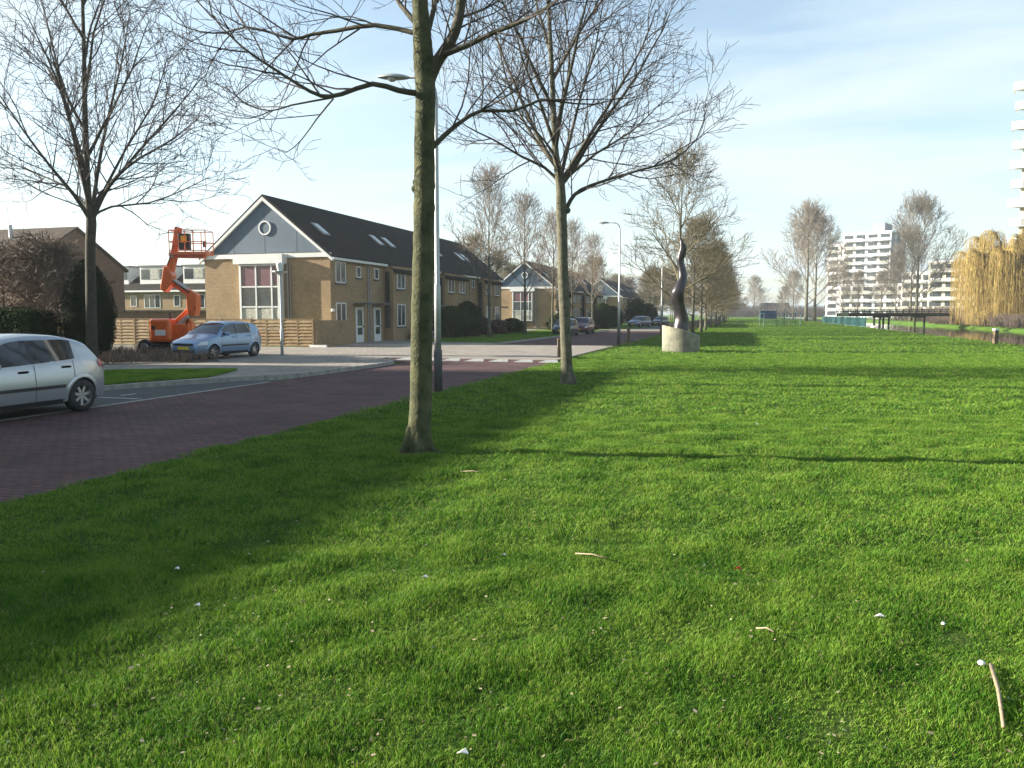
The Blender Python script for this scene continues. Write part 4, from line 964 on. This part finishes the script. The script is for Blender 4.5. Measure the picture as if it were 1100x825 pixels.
# ------------------------------------------------------------ boom lift
def lift():
    gx,gy=G(185,382.5); dep=depth(gx,gy); sc=F/dep; base=Vector((gx,gy,0))
    o=empty('boom_lift',(gx,gy,.09),YAW,'orange articulated boom lift raised behind the light blue car','lift')
    def q(px,py,d=0): # local coords: x right, z up, y away
        return Vector(((px-185)/sc,d,CH+(337-py)/sc-.0))
    ch=MB(); a=q(165,375);b=q(226,375); ch.box(a.x,b.x,-.35,.75,a.z-.12,a.z+.14); ch.box(a.x-.1,b.x+.1,-.1,.5,a.z+.1,a.z+.3); ch.build('chassis','blackp',o,bevel=.02)
    for px in (163.5,226):
        for y in (-.62,.85):
            c=q(px,375.5); c.y=y; c.z=.33
            wl=MB().lathe([(.20,-.13),(.30,-.13),(.335,-.08),(.335,.08),(.30,.13),(.20,.13)],c,20,'Y').build('wheel','black',o,smooth=True)
            MB().lathe([(.001,-.10),(.12,-.12),(.20,-.11),(.21,.11),(.001,.1)],c,16,'Y').build('rim','rim',wl,smooth=True)
    a=q(169,369);b=q(191.5,344.5)
    bd=MB().box(a.x,b.x,-.75,.55,a.z,b.z).build('engine_cover','orange',o,bevel=.12)
    MB().box(b.x-.25,b.x-.15,-.2,-.1,b.z,b.z+.25).build('exhaust','darksteel',bd)
    MB().box(a.x+.12,a.x+.3,-.765,-.745,b.z-.45,b.z-.3).build('vent','blackp',bd)
    a=q(191,368);b=q(207,350); MB().box(a.x,b.x,-.35,.45,a.z,b.z).build('turntable','orange',o,bevel=.03)
    MB().beam(q(206,366,.05),q(204,345,.05),.28,.30).build('riser','orange',o,bevel=.03)
    MB().beam(q(190,350,.1),q(212,330,.1),.30,.30).build('lower_boom','orange',o,bevel=.03)
    MB().beam(q(192,353,-.12),q(211,336,-.12),.10,.14).build('lower_cylinder','steel',o)
    k=MB(); k.prism([(-.18,-.55),(.15,-.6),(.24,-.2),(.24,.35),(.02,.5),(-.2,.2)],-.22,.30)
    ko=k.build('elbow','orange',o,bevel=.03); c=q(210,327); ko.rotation_euler=(PI/2,0,0); ko.location=c
    MB().beam(q(212,322,.1),q(186,304,.1),.28,.30).build('middle_boom','orange',o,bevel=.03)
    MB().beam(q(206,313,-.1),q(189,302,-.1),.07,.10).build('middle_cylinder','white',o)
    k=MB(); k.prism([(-.30,-.45),(-.12,-.6),(.2,-.25),(.25,.1),(.1,.55),(-.12,.5)],-.2,.28); ko=k.build('knuckle','orange',o,bevel=.03); c=q(185,302); ko.rotation_euler=(PI/2,0,0); ko.location=c
    MB().beam(q(184,303,.02),q(191,278,.02),.26,.34).build('upper_boom','orange',o,bevel=.03)
    MB().beam(q(190,281,.02),q(193,262,.02),.20,.24).build('jib','orange',o,bevel=.02)
    MB().beam(q(193,268,.0),q(197,248,.0),.26,.26).build('jib_head','orange',o,bevel=.03)
    MB().lathe([(.001,-.2),(.12,-.2),(.12,.2),(.001,.2)],q(190,277),14,'Y').build('pivot','steel',o)
    MB().tube([q(203,350,-.2),q(207,343,-.25),q(214,333,-.28),q(214,322,-.25),q(200,311,-.22),q(188,303,-.2),q(182,296,-.2),q(188,282,-.2),q(193,266,-.2)],.028,6).build('hose','black',o,smooth=True)
    a=q(176,362);b=q(187,356); MB().box(a.x,b.x,-.765,-.745,a.z,b.z).build('warning_label','litter',bd)
    # basket
    bk=empty('basket',(0,0,0)); bk.parent=o
    z0=q(0,276).z; z1=q(0,252).z; x0=q(191,0).x; x1=q(229,0).x; y0,y1=-.45,.45
    MB().box(x0,x1,y0,y1,z0-.06,z0+.06).build('floor','orange',bk,bevel=.01)
    MB().beam((x0,0,z0-.1),(x1-.2,0,z0-.12),.35,.14).build('floor_beam','orange',bk)
    r=MB()
    for z in (z0+.12,(z0+z1)/2,z1):
        r.tube([(x0,y0,z),(x1,y0,z),(x1,y1,z),(x0,y1,z),(x0,y0,z)],.022,6)
    for x in (x0,(x0+x1)/2-.1,(x0+x1)/2+.25,x1):
        for y in (y0,y1): r.tube([(x,y,z0),(x,y,z1)],.022,6)
    r.build('guard_rail','twigred' if False else 'orange',bk)
    a=q(199,272);b=q(210.5,255); cb_=MB().box(a.x,b.x,-.30,-.05,a.z,b.z).build('control_box','blackp',bk,bevel=.02)
    MB().box(a.x+.12,b.x-.1,-.315,-.301,a.z+.3,b.z-.1).build('label','yellow',cb_)
    a=q(223,269); MB().box(a.x,a.x+.12,-.1,.0,a.z,a.z+.26).build('lamp','blackp',bk)
lift()
# ------------------------------------------------------------ cars
def interp(tab,s):
    xs=[a for a,_ in tab]; ys=[b for _,b in tab]
    if s<=xs[0]: return ys[0]
    if s>=xs[-1]: return ys[-1]
    i=max(k for k in range(len(xs)) if xs[k]<=s); i=min(i,len(xs)-2)
    h=xs[i+1]-xs[i]; t=(s-xs[i])/h
    def sl(k):
        if k<=0: return (ys[1]-ys[0])/(xs[1]-xs[0])
        if k>=len(xs)-1: return (ys[-1]-ys[-2])/(xs[-1]-xs[-2])
        a=(ys[k]-ys[k-1])/(xs[k]-xs[k-1]); b=(ys[k+1]-ys[k])/(xs[k+1]-xs[k])
        return 0 if a*b<=0 else 2*a*b/(a+b)
    m0,m1=sl(i)*h,sl(i+1)*h
    return (2*t**3-3*t*t+1)*ys[i]+(t**3-2*t*t+t)*m0+(-2*t**3+3*t*t)*ys[i+1]+(t**3-t*t)*m1
def make_car(label,loc,rz,paint,C,group=None,detail=True):
    L=C['L']; top=C['top']; wt=C['w']; belt=C['belt']; H=max(z for _,z in top); wr=C['wr']; fo=C['fo']; wb=C['wb']; zb=.20
    o=empty('parked_car',loc,rz,label,'car',group)
    def zt(s): return interp(top,s)
    def bl(s): return min(interp(belt,s),zt(s)-.02)
    CR=.11
    def hw(s,z):
        w=interp(wt,s); b=bl(s); 
        if z<=b:
            k=(z-.58)/.42; w*=1-.06*k*k if z>.58 else 1-.10*k*k
        else: w*=(1-.06*((b-.58)/.42)**2)*(1-.26*(z-b)/(H-.9))-.012
        return w
    def cap(s): return min(CR,max(.04,(zt(s)-zb)*.3))
    st=sorted(set([0,.015,.05,.1,.18]+list(np.linspace(.25,L-.25,96))+[L-.18,L-.1,L-.05,L-.015,L]))
    rows=[]
    for s in st:
        z1=zt(s)-cap(s); half=[]; zz0=zb+(.10 if (s<.03 or s>L-.03) else 0)
        half.append((hw(s,zz0)*.85,zz0))
        lv=sorted([zz0+.05+(z1-zz0-.05)*f for f in (0,.04,.08,.12,.16,.2,.24,.28,.32,.37,.42,.48,.54,.62,.7,.78,.86,.93,1.0)])
        for z in lv: half.append((hw(s,z),z))
        hh=hw(s,z1)
        for q in (.35,.6,.78,.9,.97): half.append((hh*math.sqrt(1-q**2.2),z1+cap(s)*q))
        half.append((0,zt(s)))
        full=[(s,y,z) for y,z in half]+[(s,-y,z) for y,z in half[::-1][1:]]
        full.append(full[0]); rows.append(full)
    g=MB().grid(rows); nc=len(rows[0]); nr=len(rows)
    g.f.append(tuple(range(nc-1))); g.f.append(tuple((nr-1)*nc+j for j in range(nc-1))[::-1])
    b=g.build('body',paint,o,smooth=True)
    bm=bmesh.new(); bm.from_mesh(b.data); bmesh.ops.remove_doubles(bm,verts=bm.verts,dist=1e-5); bmesh.ops.recalc_face_normals(bm,faces=bm.faces); bm.to_mesh(b.data); bm.free()
    rw=C['r']; ws=(fo,fo+wb); RA=rw+.05; me=b.data
    bm=bmesh.new(); bm.from_mesh(me); kill=[]
    for sc_ in ws:
        for v in bm.verts:
            if abs(v.co.y)<.42: continue
            dx_,dz_=v.co.x-sc_,v.co.z-rw; dd=math.hypot(dx_,dz_)
            if abs(dd-RA)<.024 and dd>1e-3:
                v.co.x=sc_+dx_/dd*RA; v.co.z=rw+dz_/dd*RA
        for f in bm.faces:
            c=f.calc_center_median()
            if abs(c.y)<.42: continue
            if math.hypot(c.x-sc_,c.z-rw)<RA-.004: kill.append(f)
    bmesh.ops.delete(bm,geom=list(set(kill)),context='FACES'); bm.to_mesh(me); bm.free()
    for sc_ in ws:
        for sg in (1,-1):
            wl_=MB(); yo_=interp(wt,sc_); rr_=[]
            angs=np.linspace(-.25,PI+.25,17)
            for y in (yo_*.94-.012,.40): rr_.append([(sc_+(RA+.006)*math.cos(a),sg*y,rw+(RA+.006)*math.sin(a)) for a in angs])
            rr_.append([(sc_,sg*.40,rw) for a in angs]); wl_.grid(rr_).build('wheel_arch','black',b)
    try: me.set_sharp_from_angle(angle=R(38))
    except Exception: pass
    for sc_ in ws:
        for sg in (1,-1):
            lp_=MB(); R_=[]
            for a in np.linspace(-.22,PI+.22,29):
                r=[]
                for rr_ in (RA-.02,RA,RA+.025,RA+.05):
                    x_=min(L-.02,max(.02,sc_+rr_*math.cos(a))); z_=rw+rr_*math.sin(a); r.append((x_,sg*(hw(x_,z_)+(.011 if rr_<RA+.04 else .001)),z_))
                R_.append(r)
            lp_.grid(R_).build('wheel_arch_lip',paint,b,smooth=True)
    def patch(name,material,s0,s1,f0,f1,off,parent,sides=(1,-1),ns=10,nz=5):
        m_=MB()
        for sg in sides:
            R_=[]
            for i in range(ns+1):
                s=s0+(s1-s0)*i/ns; a,c=f0(s),f1(s); R_.append([(s,sg*(hw(s,a+(c-a)*j/nz)+off),a+(c-a)*j/nz) for j in range(nz+1)])
            m_.grid(R_)
        return m_.build(name,material,parent,smooth=True)
    ws0,ws1=C['ws']; rs0,rs1=C['rs']
    def wtop(s): return zt(s)-cap(s)+.01
    for (s0,s1) in C['win']:
        for sg in (1,-1):
            patch('side_window','carglass',s0,s1,lambda s:bl(s)+.03,lambda s:max(bl(s)+.031,min(wtop(s),H-.12)),.006,b,(sg,))
    if len(C['win'])>1 and detail:
        for (a_,b_) in zip(C['win'][:-1],C['win'][1:]):
            [patch('pillar','blackp',a_[1],b_[0],lambda s:bl(s)+.03,lambda s:min(wtop(s),H-.12),.004,b,(sg,),ns=2) for sg in (1,-1)]
    def screen(name,s0,s1):
        R_=[]
        for i in range(9):
            s=s0+(s1-s0)*i/8; hh=hw(s,zt(s)-cap(s)); r=[]
            for q in np.linspace(-.93,.93,13): r.append((s,q*hh,zt(s)-cap(s)+cap(s)*math.sqrt(1-abs(q)**2.0)**1.0+.008))
            R_.append(r)
        return MB().grid(R_).build(name,'carglass',b,smooth=True)
    screen('windscreen',ws0,ws1); screen('rear_window',rs0,rs1)
    # lights
    h0,h1=C['hl']
    for sg in (1,-1):
        patch('headlight','clearlens',.03,.42,lambda s:h0+.05*s,lambda s:min(h1+.10*s,zt(s)-.03),.008,b,(sg,))
        t0,t1=C['tl']; patch('tail_light','redlens',L-.30,L-.02,lambda s:t0+(L-s)*.25,lambda s:min(t1,zt(s)-.05),.008,b,(sg,))
        patch('sill_trim','blackp',fo+.45,fo+wb-.45,lambda s:.21,lambda s:.29,.006,b,(sg,))
    MB().box(L-.01,L+.02,-.26,.26,.42,.54).build('number_plate','plate',b); MB().box(-.03,0.02,-.26,.26,.40,.51).build('number_plate','plate',b)
    MB().box(-.015,.05,-.42,.42,.56,.63).build('grille','blackp',b); MB().box(-.012,.05,-.5,.5,.27,.37).build('lower_grille','blackp',b)
    if detail:
        [patch('side_strip','blackp',fo+.42,fo+wb-.42,lambda s:.50,lambda s:.56,.014,b,(sg,),nz=2) for sg in (1,-1)]
        for sg in (1,-1):
            for s in C['dh']:
                y=sg*(hw(s,bl(s)-.09)+.012); MB().box(s-.10,s+.10,min(y,y-.02*sg),max(y,y+.015*sg),bl(s)-.115,bl(s)-.075).build('door_handle','silver' if paint=='silver' else paint,b,bevel=.008)
            s=C['win'][0][0]+.12; y=hw(s,bl(s)+.05)
            mm_=MB().lathe([(.001,-.11),(.05,-.10),(.075,-.05),(.08,0),(.075,.05),(.05,.10),(.001,.11)],(s,sg*(y+.12),bl(s)+.07),12,'Y').build('mirror',paint,b,smooth=True)
        sm=MB()
        for s in C['seam']:
            for sg in (1,-1): sm.grid([[(s-.006,sg*(hw(s,z)+.003),z) for z in np.linspace(.3,bl(s)-.0,6)],[(s+.006,sg*(hw(s,z)+.003),z) for z in np.linspace(.3,bl(s)-.0,6)]])
        sm.build('door_seams','blackp',b)
    for s in ws:
        for sg in (1,-1):
            yo=interp(wt,s)-.11; c=(s,sg*yo,rw); e=.10
            t_=MB().lathe([(rw*.62,-e),(rw*.92,-e),(rw,-e*.7),(rw,e*.7),(rw*.92,e),(rw*.62,e)],c,28,'Y').build('wheel','black',o,smooth=True)
            rm=MB().lathe([(rw*.66,-e*.9),(rw*.62,-e*.85),(rw*.60,0)],c,28,'Y'); rm.lathe([(rw*.66,e*.9),(rw*.62,e*.85),(rw*.60,0)],c,28,'Y')
            rm.lathe([(.001,sg*e*.55),(.06,sg*e*.55),(.07,sg*e*.3)],c,14,'Y')
            for k in range(C.get('sp',7)):
                a=2*PI*k/C.get('sp',7)+.2; d=Vector((math.cos(a),0,math.sin(a))); cc=Vector(c)+Vector((0,sg*e*.45,0)); rm.beam(cc+d*.03,cc+d*rw*.63,.055,.03,up=(0,1,0))
            rm.build('rim','rim',t_); MB().lathe([(.001,0),(rw*.62,0)],(s,sg*(yo-.04),rw),20,'Y').build('brake_disc','blackp',t_)
    un=MB().box(.3,L-.3,-.5,.5,.16,.24).build('underbody','blackp',o)
    return o
C307=dict(L=4.2,r=.315,fo=.83,wb=2.61,wr=.6,sp=7,
 top=[(0,.52),(.03,.64),(.2,.75),(.6,.87),(1.0,.965),(1.35,1.17),(1.75,1.385),(2.1,1.475),(2.6,1.51),(3.1,1.49),(3.5,1.42),(3.66,1.37),(3.85,1.20),(4.0,1.05),(4.10,.96),(4.17,.80),(4.2,.50)],
 w=[(0,.50),(.06,.66),(.25,.77),(.6,.835),(1.2,.865),(3.2,.865),(3.8,.81),(4.08,.72),(4.18,.60),(4.2,.5)],
 belt=[(0,.60),(.9,.86),(1.5,.90),(3.2,.985),(3.6,1.02),(4.2,.8)],ws=(1.05,1.78),rs=(3.68,4.0),win=[(1.42,2.36),(2.43,3.32)],hl=(.58,.66),tl=(.78,.98),dh=(2.16,3.08),seam=(1.30,2.395,3.25))
CGETZ=dict(L=3.81,r=.29,fo=.74,wb=2.455,wr=.58,sp=6,
 top=[(0,.50),(.03,.62),(.2,.76),(.6,.88),(.92,.98),(1.25,1.20),(1.6,1.40),(1.95,1.475),(2.4,1.49),(2.9,1.47),(3.3,1.42),(3.5,1.35),(3.65,1.12),(3.74,.92),(3.79,.75),(3.81,.5)],
 w=[(0,.52),(.06,.66),(.25,.76),(.6,.81),(1.2,.83),(3.0,.83),(3.5,.79),(3.72,.72),(3.81,.58)],
 belt=[(0,.60),(.9,.88),(1.5,.92),(3.0,.98),(3.4,1.0),(3.81,.8)],ws=(.98,1.62),rs=(3.52,3.7),win=[(1.28,2.05),(2.12,3.0),],hl=(.56,.68),tl=(.80,1.05),dh=(1.9,2.8),seam=(1.18,2.08,2.9))
CEST=dict(CGETZ,L=4.3,fo=.85,wb=2.65,r=.31,top=[(0,.5),(.03,.64),(.2,.78),(.6,.92),(1.05,1.02),(1.4,1.25),(1.75,1.46),(2.2,1.54),(3.0,1.56),(3.7,1.52),(4.0,1.46),(4.12,1.2),(4.22,.95),(4.28,.75),(4.3,.5)],
 w=[(0,.52),(.06,.68),(.25,.8),(.6,.85),(1.2,.87),(3.5,.87),(4.0,.83),(4.22,.76),(4.3,.6)],belt=[(0,.6),(.95,.9),(1.5,.95),(3.8,1.02),(4.3,.8)],ws=(1.1,1.75),rs=(4.02,4.18),win=[(1.42,2.3),(2.37,3.2),(3.27,3.8)],seam=(1.3,2.33,3.2),dh=(2.1,3.0),tl=(.85,1.15))
# front of the car points to local -x.  Road cars point to -Y: rotate local x to +Y
make_car('silver five-door hatchback parked at the left edge with its rear to the right',(-12.98,8.52,-.018),PI/2,'silver',C307)
make_car('light blue hatchback parked in front of the wooden fence, beside the orange lift',(-20.5,25.0,.085),PI/2-R(3),'carblue',CGETZ)
def carat(px,py): x,y=G(px,py); return x,y
make_car('dark teal small car parked just behind the second lawn tree trunk',(-14.9,64.5,-.018),PI/2,'dteal',CGETZ)
make_car('wine red estate parked behind the dark teal car',(-14.9,71.5,-.018),PI/2,'wine',CEST)
x,y=G(689,351.5); make_car('slate blue estate car parked across the road left of the third lamp',(x-1,y-2,-.01),PI/2-R(20),'navy',CEST)
x,y=G(707,350.5); make_car('small dark car parked behind the slate blue estate',(x-.8,y+4,-.01),PI/2-R(15),'dteal',CGETZ)
# ------------------------------------------------------------ canal things
# teal fence
p0=Vector((15.15,112,0)); p1=Vector((14.6,166,0)); L=(p1-p0).length; d=(p1-p0).normalized()
o=empty('railing',(p0.x,p0.y,0),math.atan2(d.y,d.x),'teal green bar railing along the canal before the bridge','fence')
for k in range(19): MB().box(k*3-.05,k*3+.05,-.05,.05,-.05,1.45).build('post','teal',o)
b=MB(); b.box(0,L,-.03,.03,1.3,1.36); b.box(0,L,-.03,.03,.15,.2)
for k in range(int(L/.16)): b.box(k*.16,k*.16+.05,-.015,.015,.2,1.3)
b.build('bars','teal',o)
# bridge
def bridge():
    a=W(905,337,124); b=W(1018,337,134); d=(b-a); L=math.hypot(d.x,d.y)
    o=empty('footbridge',(a.x,a.y,0),math.atan2(d.y,d.x),'dark flat footbridge with thin railings across the canal','bridge')
    MB().box(0,L,-1.2,1.2,1.42,1.95).build('deck','leafdark',o)
    for y in (-1.15,1.15):
        r=MB(); 
        for z in (2.2,2.55): r.box(0,L,y-.03,y+.03,z-.035,z+.035)
        for k in range(int(L/1.5)+1): r.box(k*1.5-.04,k*1.5+.04,y-.04,y+.04,1.95,2.55)
        r.build('railing','leafdark',o)
    for x in (L*.33,L*.38,L*.72):
        for y in (-.9,.9): MB().box(x-.11,x+.11,y-.11,y+.11,-1,1.42).build('pier','leafdark',o)
        MB().box(x-.16,x+.16,-1.1,1.1,1.2,1.42).build('crossbeam','leafdark',o)
bridge()
# blue play cage
c=W(838,337,118); o=empty('ball_cage',(c.x,c.y,0),YAW,'blue metal ball cage with dark blue board on the far lawn','play frame')
w2,hh=2.7,2.55
MB().box(-2.6,-.3,.9,.98,1.15,2.3).build('board','bluepanel',o)
for x in (-2.7,-.2,1.0,2.7):
    for y in (-1,1): MB().tube([(x,y,0),(x,y,hh if y>0 else 1.9)],.05,6).build('post','teal',o)
r=MB()
for y in (-1,1):
    for z in (.12,1.1,1.9): r.tube([(-2.7,y,z),(2.7,y,z)],.03,5)
for x in np.linspace(-2.7,2.7,28): r.tube([(x,1,.1),(x,1,1.9)],.015,4)
for x in (-2.7,2.7):
    for z in (.12,1.1,1.9): r.tube([(x,-1,z),(x,1,z)],.03,5)
r.build('bars','teal',o)
# white duck shapes on water and lawn ball
# ------------------------------------------------------------ apartment blocks
def apartments(label,px,dep,rot,w_,d_,floors,fh,z0,wallm,sidem,nb=5,pent=True,balc=1.4,name='apartment_block'):
    c=W(px,337,dep); o=empty(name,(c.x,c.y,0),YAW+rot,label,'building'); Ht=z0+floors*fh
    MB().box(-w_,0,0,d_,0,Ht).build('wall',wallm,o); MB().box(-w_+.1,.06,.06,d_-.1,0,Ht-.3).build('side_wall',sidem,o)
    MB().box(-w_-.3,.3,-.3,d_+.3,Ht,Ht+.6).build('roof_edge','aptwhite',o)
    if pent: MB().box(-w_*.45,-w_*.2,d_*.2,d_*.7,Ht+.6,Ht+4.2).build('lift_house','aptgreyshade',o)
    bw=w_/nb
    for f in range(floors):
        z=z0+f*fh
        for k in range(nb):
            if (k*bw)>=w_: break
            x0=-w_+k*bw
            MB().box(x0+bw*.12,x0+bw*.88,-.06,.02,z+.75,z+fh-.45).build('window','glass',o)
        if balc:
            for (u0,u1) in ((-w_*.98,-w_*.56),(-w_*.44,-w_*.02)):
                b=MB().box(u0,u1,-balc,-.07,z-.12,z+.06).build('balcony','aptwhite',o); MB().box(u0,u1,-balc-.06,-balc+.04,z+.06,z+.95).build('parapet','aptwhite' if (f%2==0) else 'glasslight',b)
        for k in range(2): MB().box(.055,.12,d_*(.2+.45*k),d_*(.35+.45*k),z+.9,z+fh-.6).build('window','glass',o)
    return o
apartments('tall white apartment tower with stacked balconies behind the bare poplars',954,292,R(-38),17,24,11,2.85,.5,'aptwhite','aptgreyshade',4)  # right side coloured grey for the shade on it
apartments('stepped lower white wing on the left of the apartment tower',912,310,R(-38),9,14,10,2.85,.3,'aptwhite','aptgreyshade',2,pent=False)
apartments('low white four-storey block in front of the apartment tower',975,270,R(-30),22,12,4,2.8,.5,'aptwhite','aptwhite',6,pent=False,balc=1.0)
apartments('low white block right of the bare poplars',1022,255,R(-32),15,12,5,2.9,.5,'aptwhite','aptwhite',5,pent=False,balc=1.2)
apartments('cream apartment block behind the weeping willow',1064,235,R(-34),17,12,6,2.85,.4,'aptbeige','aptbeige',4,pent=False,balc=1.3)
# right tower cut by frame
def right_tower():
    c=W(1084,337,120); o=empty('apartment_tower',(c.x,c.y,0),YAW-R(36),'tall white balcony tower cut off by the right edge','building')
    MB().box(0.6,22,0,16,0,37.0).build('wall','aptbeige',o); MB().box(.3,22.3,-.3,16.3,37,37.6).build('roof_edge','aptwhite',o)
    for f in range(13):
        z=.6+f*2.85
        if z>35.5: break
        b=MB(); e=-.9 if f%2==0 else -.6
        b.add([(e,-1.6,z),(8,-1.6,z),(8,-.05,z),(e+1.2,-.05,z),(e,-1.6,z+.15),(8,-1.6,z+.15),(8,-.05,z+.15),(e+1.2,-.05,z+.15)],[(0,3,2,1),(4,5,6,7),(0,1,5,4),(1,2,6,5),(2,3,7,6),(3,0,4,7)])
        bo=b.build('balcony','aptwhite',o)
        MB().box(e,e+1.5,-1.68,-1.58,z+.15,z+1.15).build('parapet','aptwhite',bo); MB().box(e+1.5,8,-1.66,-1.60,z+.15,z+1.1).build('glass_parapet','zinc' if f%2 else 'aptwhite',bo)
        b2=MB().box(e,e+.1,-1.57,1.5,z+.15,z+1.15).build('parapet','aptwhite',bo)
        MB().box(1.2,3.8,-.06,.02,z+.5,z+2.3).build('window','glass',o); MB().box(4.5,7,-.06,.02,z+.5,z+2.3).build('window','glass',o)
right_tower()
# far little houses at the end of the lawn
for i,(px,w_,lab) in enumerate(((784,9,'small far white house at the end of the road trees'),(796,8,'small far white house right of the other at the end of the lawn'),(834,16,'far low pale building behind the blue ball cage'))):
    c=W(px,337,500-i*30); o=empty('far_house',(c.x,c.y,0),YAW,lab,'house')
    MB().box(-w_/2,w_/2,0,8,0,4.5).build('wall','aptwhite',o); g=MB(); g.add([(-w_/2-.3,-.3,4.5),(w_/2+.3,-.3,4.5),(w_/2+.3,8.3,4.5),(-w_/2-.3,8.3,4.5),(-w_/2,4,8),(w_/2,4,8)],[(0,1,5,4),(1,2,5),(2,3,4,5),(3,0,4)]); g.build('roof','tiles',o)
    for k in range(3): MB().box(-w_/2+w_*(.15+.28*k),-w_/2+w_*(.3+.28*k),-.05,.02,1.2,3).build('window','glass',o)
# ------------------------------------------------------------ litter and sticks
def lit(px,py,kind,lab,sc=1.0,cat='litter',col='litter'):
    x,y=G(px,py); rs=random.Random(px); mb=MB()
    if kind=='stick':
        dx_,dy_,ln=lab[1:]; a=Vector((x,y,.040)); b=a+Vector((dx_,dy_,.0)).normalized()*ln; b.z=.060
        o=mb.tube([a,(a+b)/2+Vector((0.01,0.01,.01)),b],[.008*sc,.0075*sc,.006*sc],7).build('stick','deadwood',None,smooth=True); return tag(o,lab[0],'stick')
    if kind=='leaf':
        s=.035*sc; V=[(x-s,y,.030),(x-s*.2,y-s*.45,.045),(x+s,y-s*.1,.038),(x+s*.3,y+s*.5,.05),(x-s*.5,y+s*.4,.034)]; mb.add(V,[(0,1,2,3,4)])
        mb.add([(a,b,c-.004) for a,b,c in V],[(4,3,2,1,0)]); o=mb.build('scrap',col)
    else:
        r=.022*sc; mb.lathe([(.001,-r*.7),(r*.8,-r*.4),(r,0),(r*.7,r*.5),(.001,r*.7)],(x,y,.035),9); o=mb.build('pebble',col,smooth=True)
    return tag(o,lab,cat)
a=Vector((*G(1064,722),0)); b=Vector((*G(1077,795),0)); dv=b-a
lit(1064,722,'stick',('pale wooden stick lying in the grass at the lower right corner',dv.x,dv.y,dv.length),1.25)
lit(1054,719,'pebble','white pebble at the tip of the pale stick',.9,'pebble'); lit(944,668,'leaf','curled white scrap right of centre on the lawn',1.0); lit(1013,676,'pebble','small white pebble right of the curled white scrap',.6,'pebble')
lit(212,656,'leaf','white scrap at the edge of the shade lower left',.75); lit(456,625,'leaf','pale scrap in the middle of the lower lawn',.8); lit(497,817,'leaf','white scrap at the bottom edge of the photo',.8)
lit(190,616,'leaf','pale scrap lying in the shade lower left',.8); lit(541,601,'leaf','small white scrap on the lawn below the nearest tree',.6); lit(812,458,'leaf','white scrap on the lawn near the long thin shadow, left one',1.3); lit(886,463,'leaf','white scrap on the lawn farther right near the thin shadow',1.0)
lit(792,616,'leaf','small reddish scrap on the lawn right of centre',.9,'litter','redlens')
lit(618,600,'stick',('thin pale stick lying on the lawn below the second tree',.8,-.35,.28),.7); lit(812,682,'stick',('short forked twig on the lower lawn right of centre',.5,-.4,.12),.6); lit(495,510,'stick',('thin twig on the lawn just right of the nearest trunk',.8,-.2,.3),.6)
rl=random.Random(8); lm=MB()
for _ in range(1500):
    d_=2.6+28*rl.random()**1.6; la=(rl.random()*2-1)*d_*.7; x_=la*CA-d_*SA; y_=la*SA+d_*CA
    if not (LX+.1<x_<CX0): continue
    s_2=.007+.012*rl.random()**2; a_=rl.random()*6.28; z_=.022+.02*rl.random(); tl=rl.uniform(-.6,.6)
    u_=Vector((math.cos(a_),math.sin(a_),tl*.5))*s_2; v_=Vector((-math.sin(a_),math.cos(a_),rl.uniform(-.5,.5)))*s_2*.6; c_1=Vector((x_,y_,z_))
    lm.add([c_1-u_,c_1-v_,c_1+u_,c_1+v_],[(0,1,2,3)])
tag(lm.build('fallen_leaf_bits','leafbit'),'small pale and brown leaf bits scattered in the grass','leaf litter',kind='stuff')
# two dark ducks and a white one on the canal
def duck(px,py,lab,col):
    x,y=G(px,py,-.5); mb=MB(); R_=[]
    for t,r,h in ((-.28,.01,.12),(-.2,.06,.10),(-.08,.11,.08),(.08,.12,.08),(.2,.07,.10),(.24,.05,.17),(.25,.045,.24),(.29,.045,.28),(.34,.03,.27),(.40,.012,.25)):
        R_.append((Vector((t,0,h)),r))
    mb.tube([a for a,_ in R_],[r for _,r in R_],10); o=mb.build('duck',col,None,smooth=True); o.location=(x,y,-.5); o.rotation_euler=(0,0,2.5); return tag(o,lab,'duck')
duck(938,352.5,'white bird on the water below the footbridge','litter').scale=(2.2,2.2,2.2); duck(948,355.5,'dark duck on the water right of the white bird','blackp').scale=(1.8,1.8,1.8)
hz=MB().box(-700,700,-60,1000,-2,75).build('haze',None); hz['kind']='stuff'
hm=bpy.data.materials.new('haze'); hm.use_nodes=True; hn=hm.node_tree; hn.nodes.clear(); ho=hn.nodes.new('ShaderNodeOutputMaterial'); hv=hn.nodes.new('ShaderNodeVolumePrincipled')
hv.inputs['Color'].default_value=(0.90,0.95,1,1); hv.inputs['Density'].default_value=0.00035; hv.inputs['Anisotropy'].default_value=0.2; hn.links.new(hv.outputs[0],ho.inputs['Volume']); hz.data.materials.append(hm)
print('objects',len(bpy.data.objects),'faces',sum(len(m.polygons) for m in bpy.data.meshes))
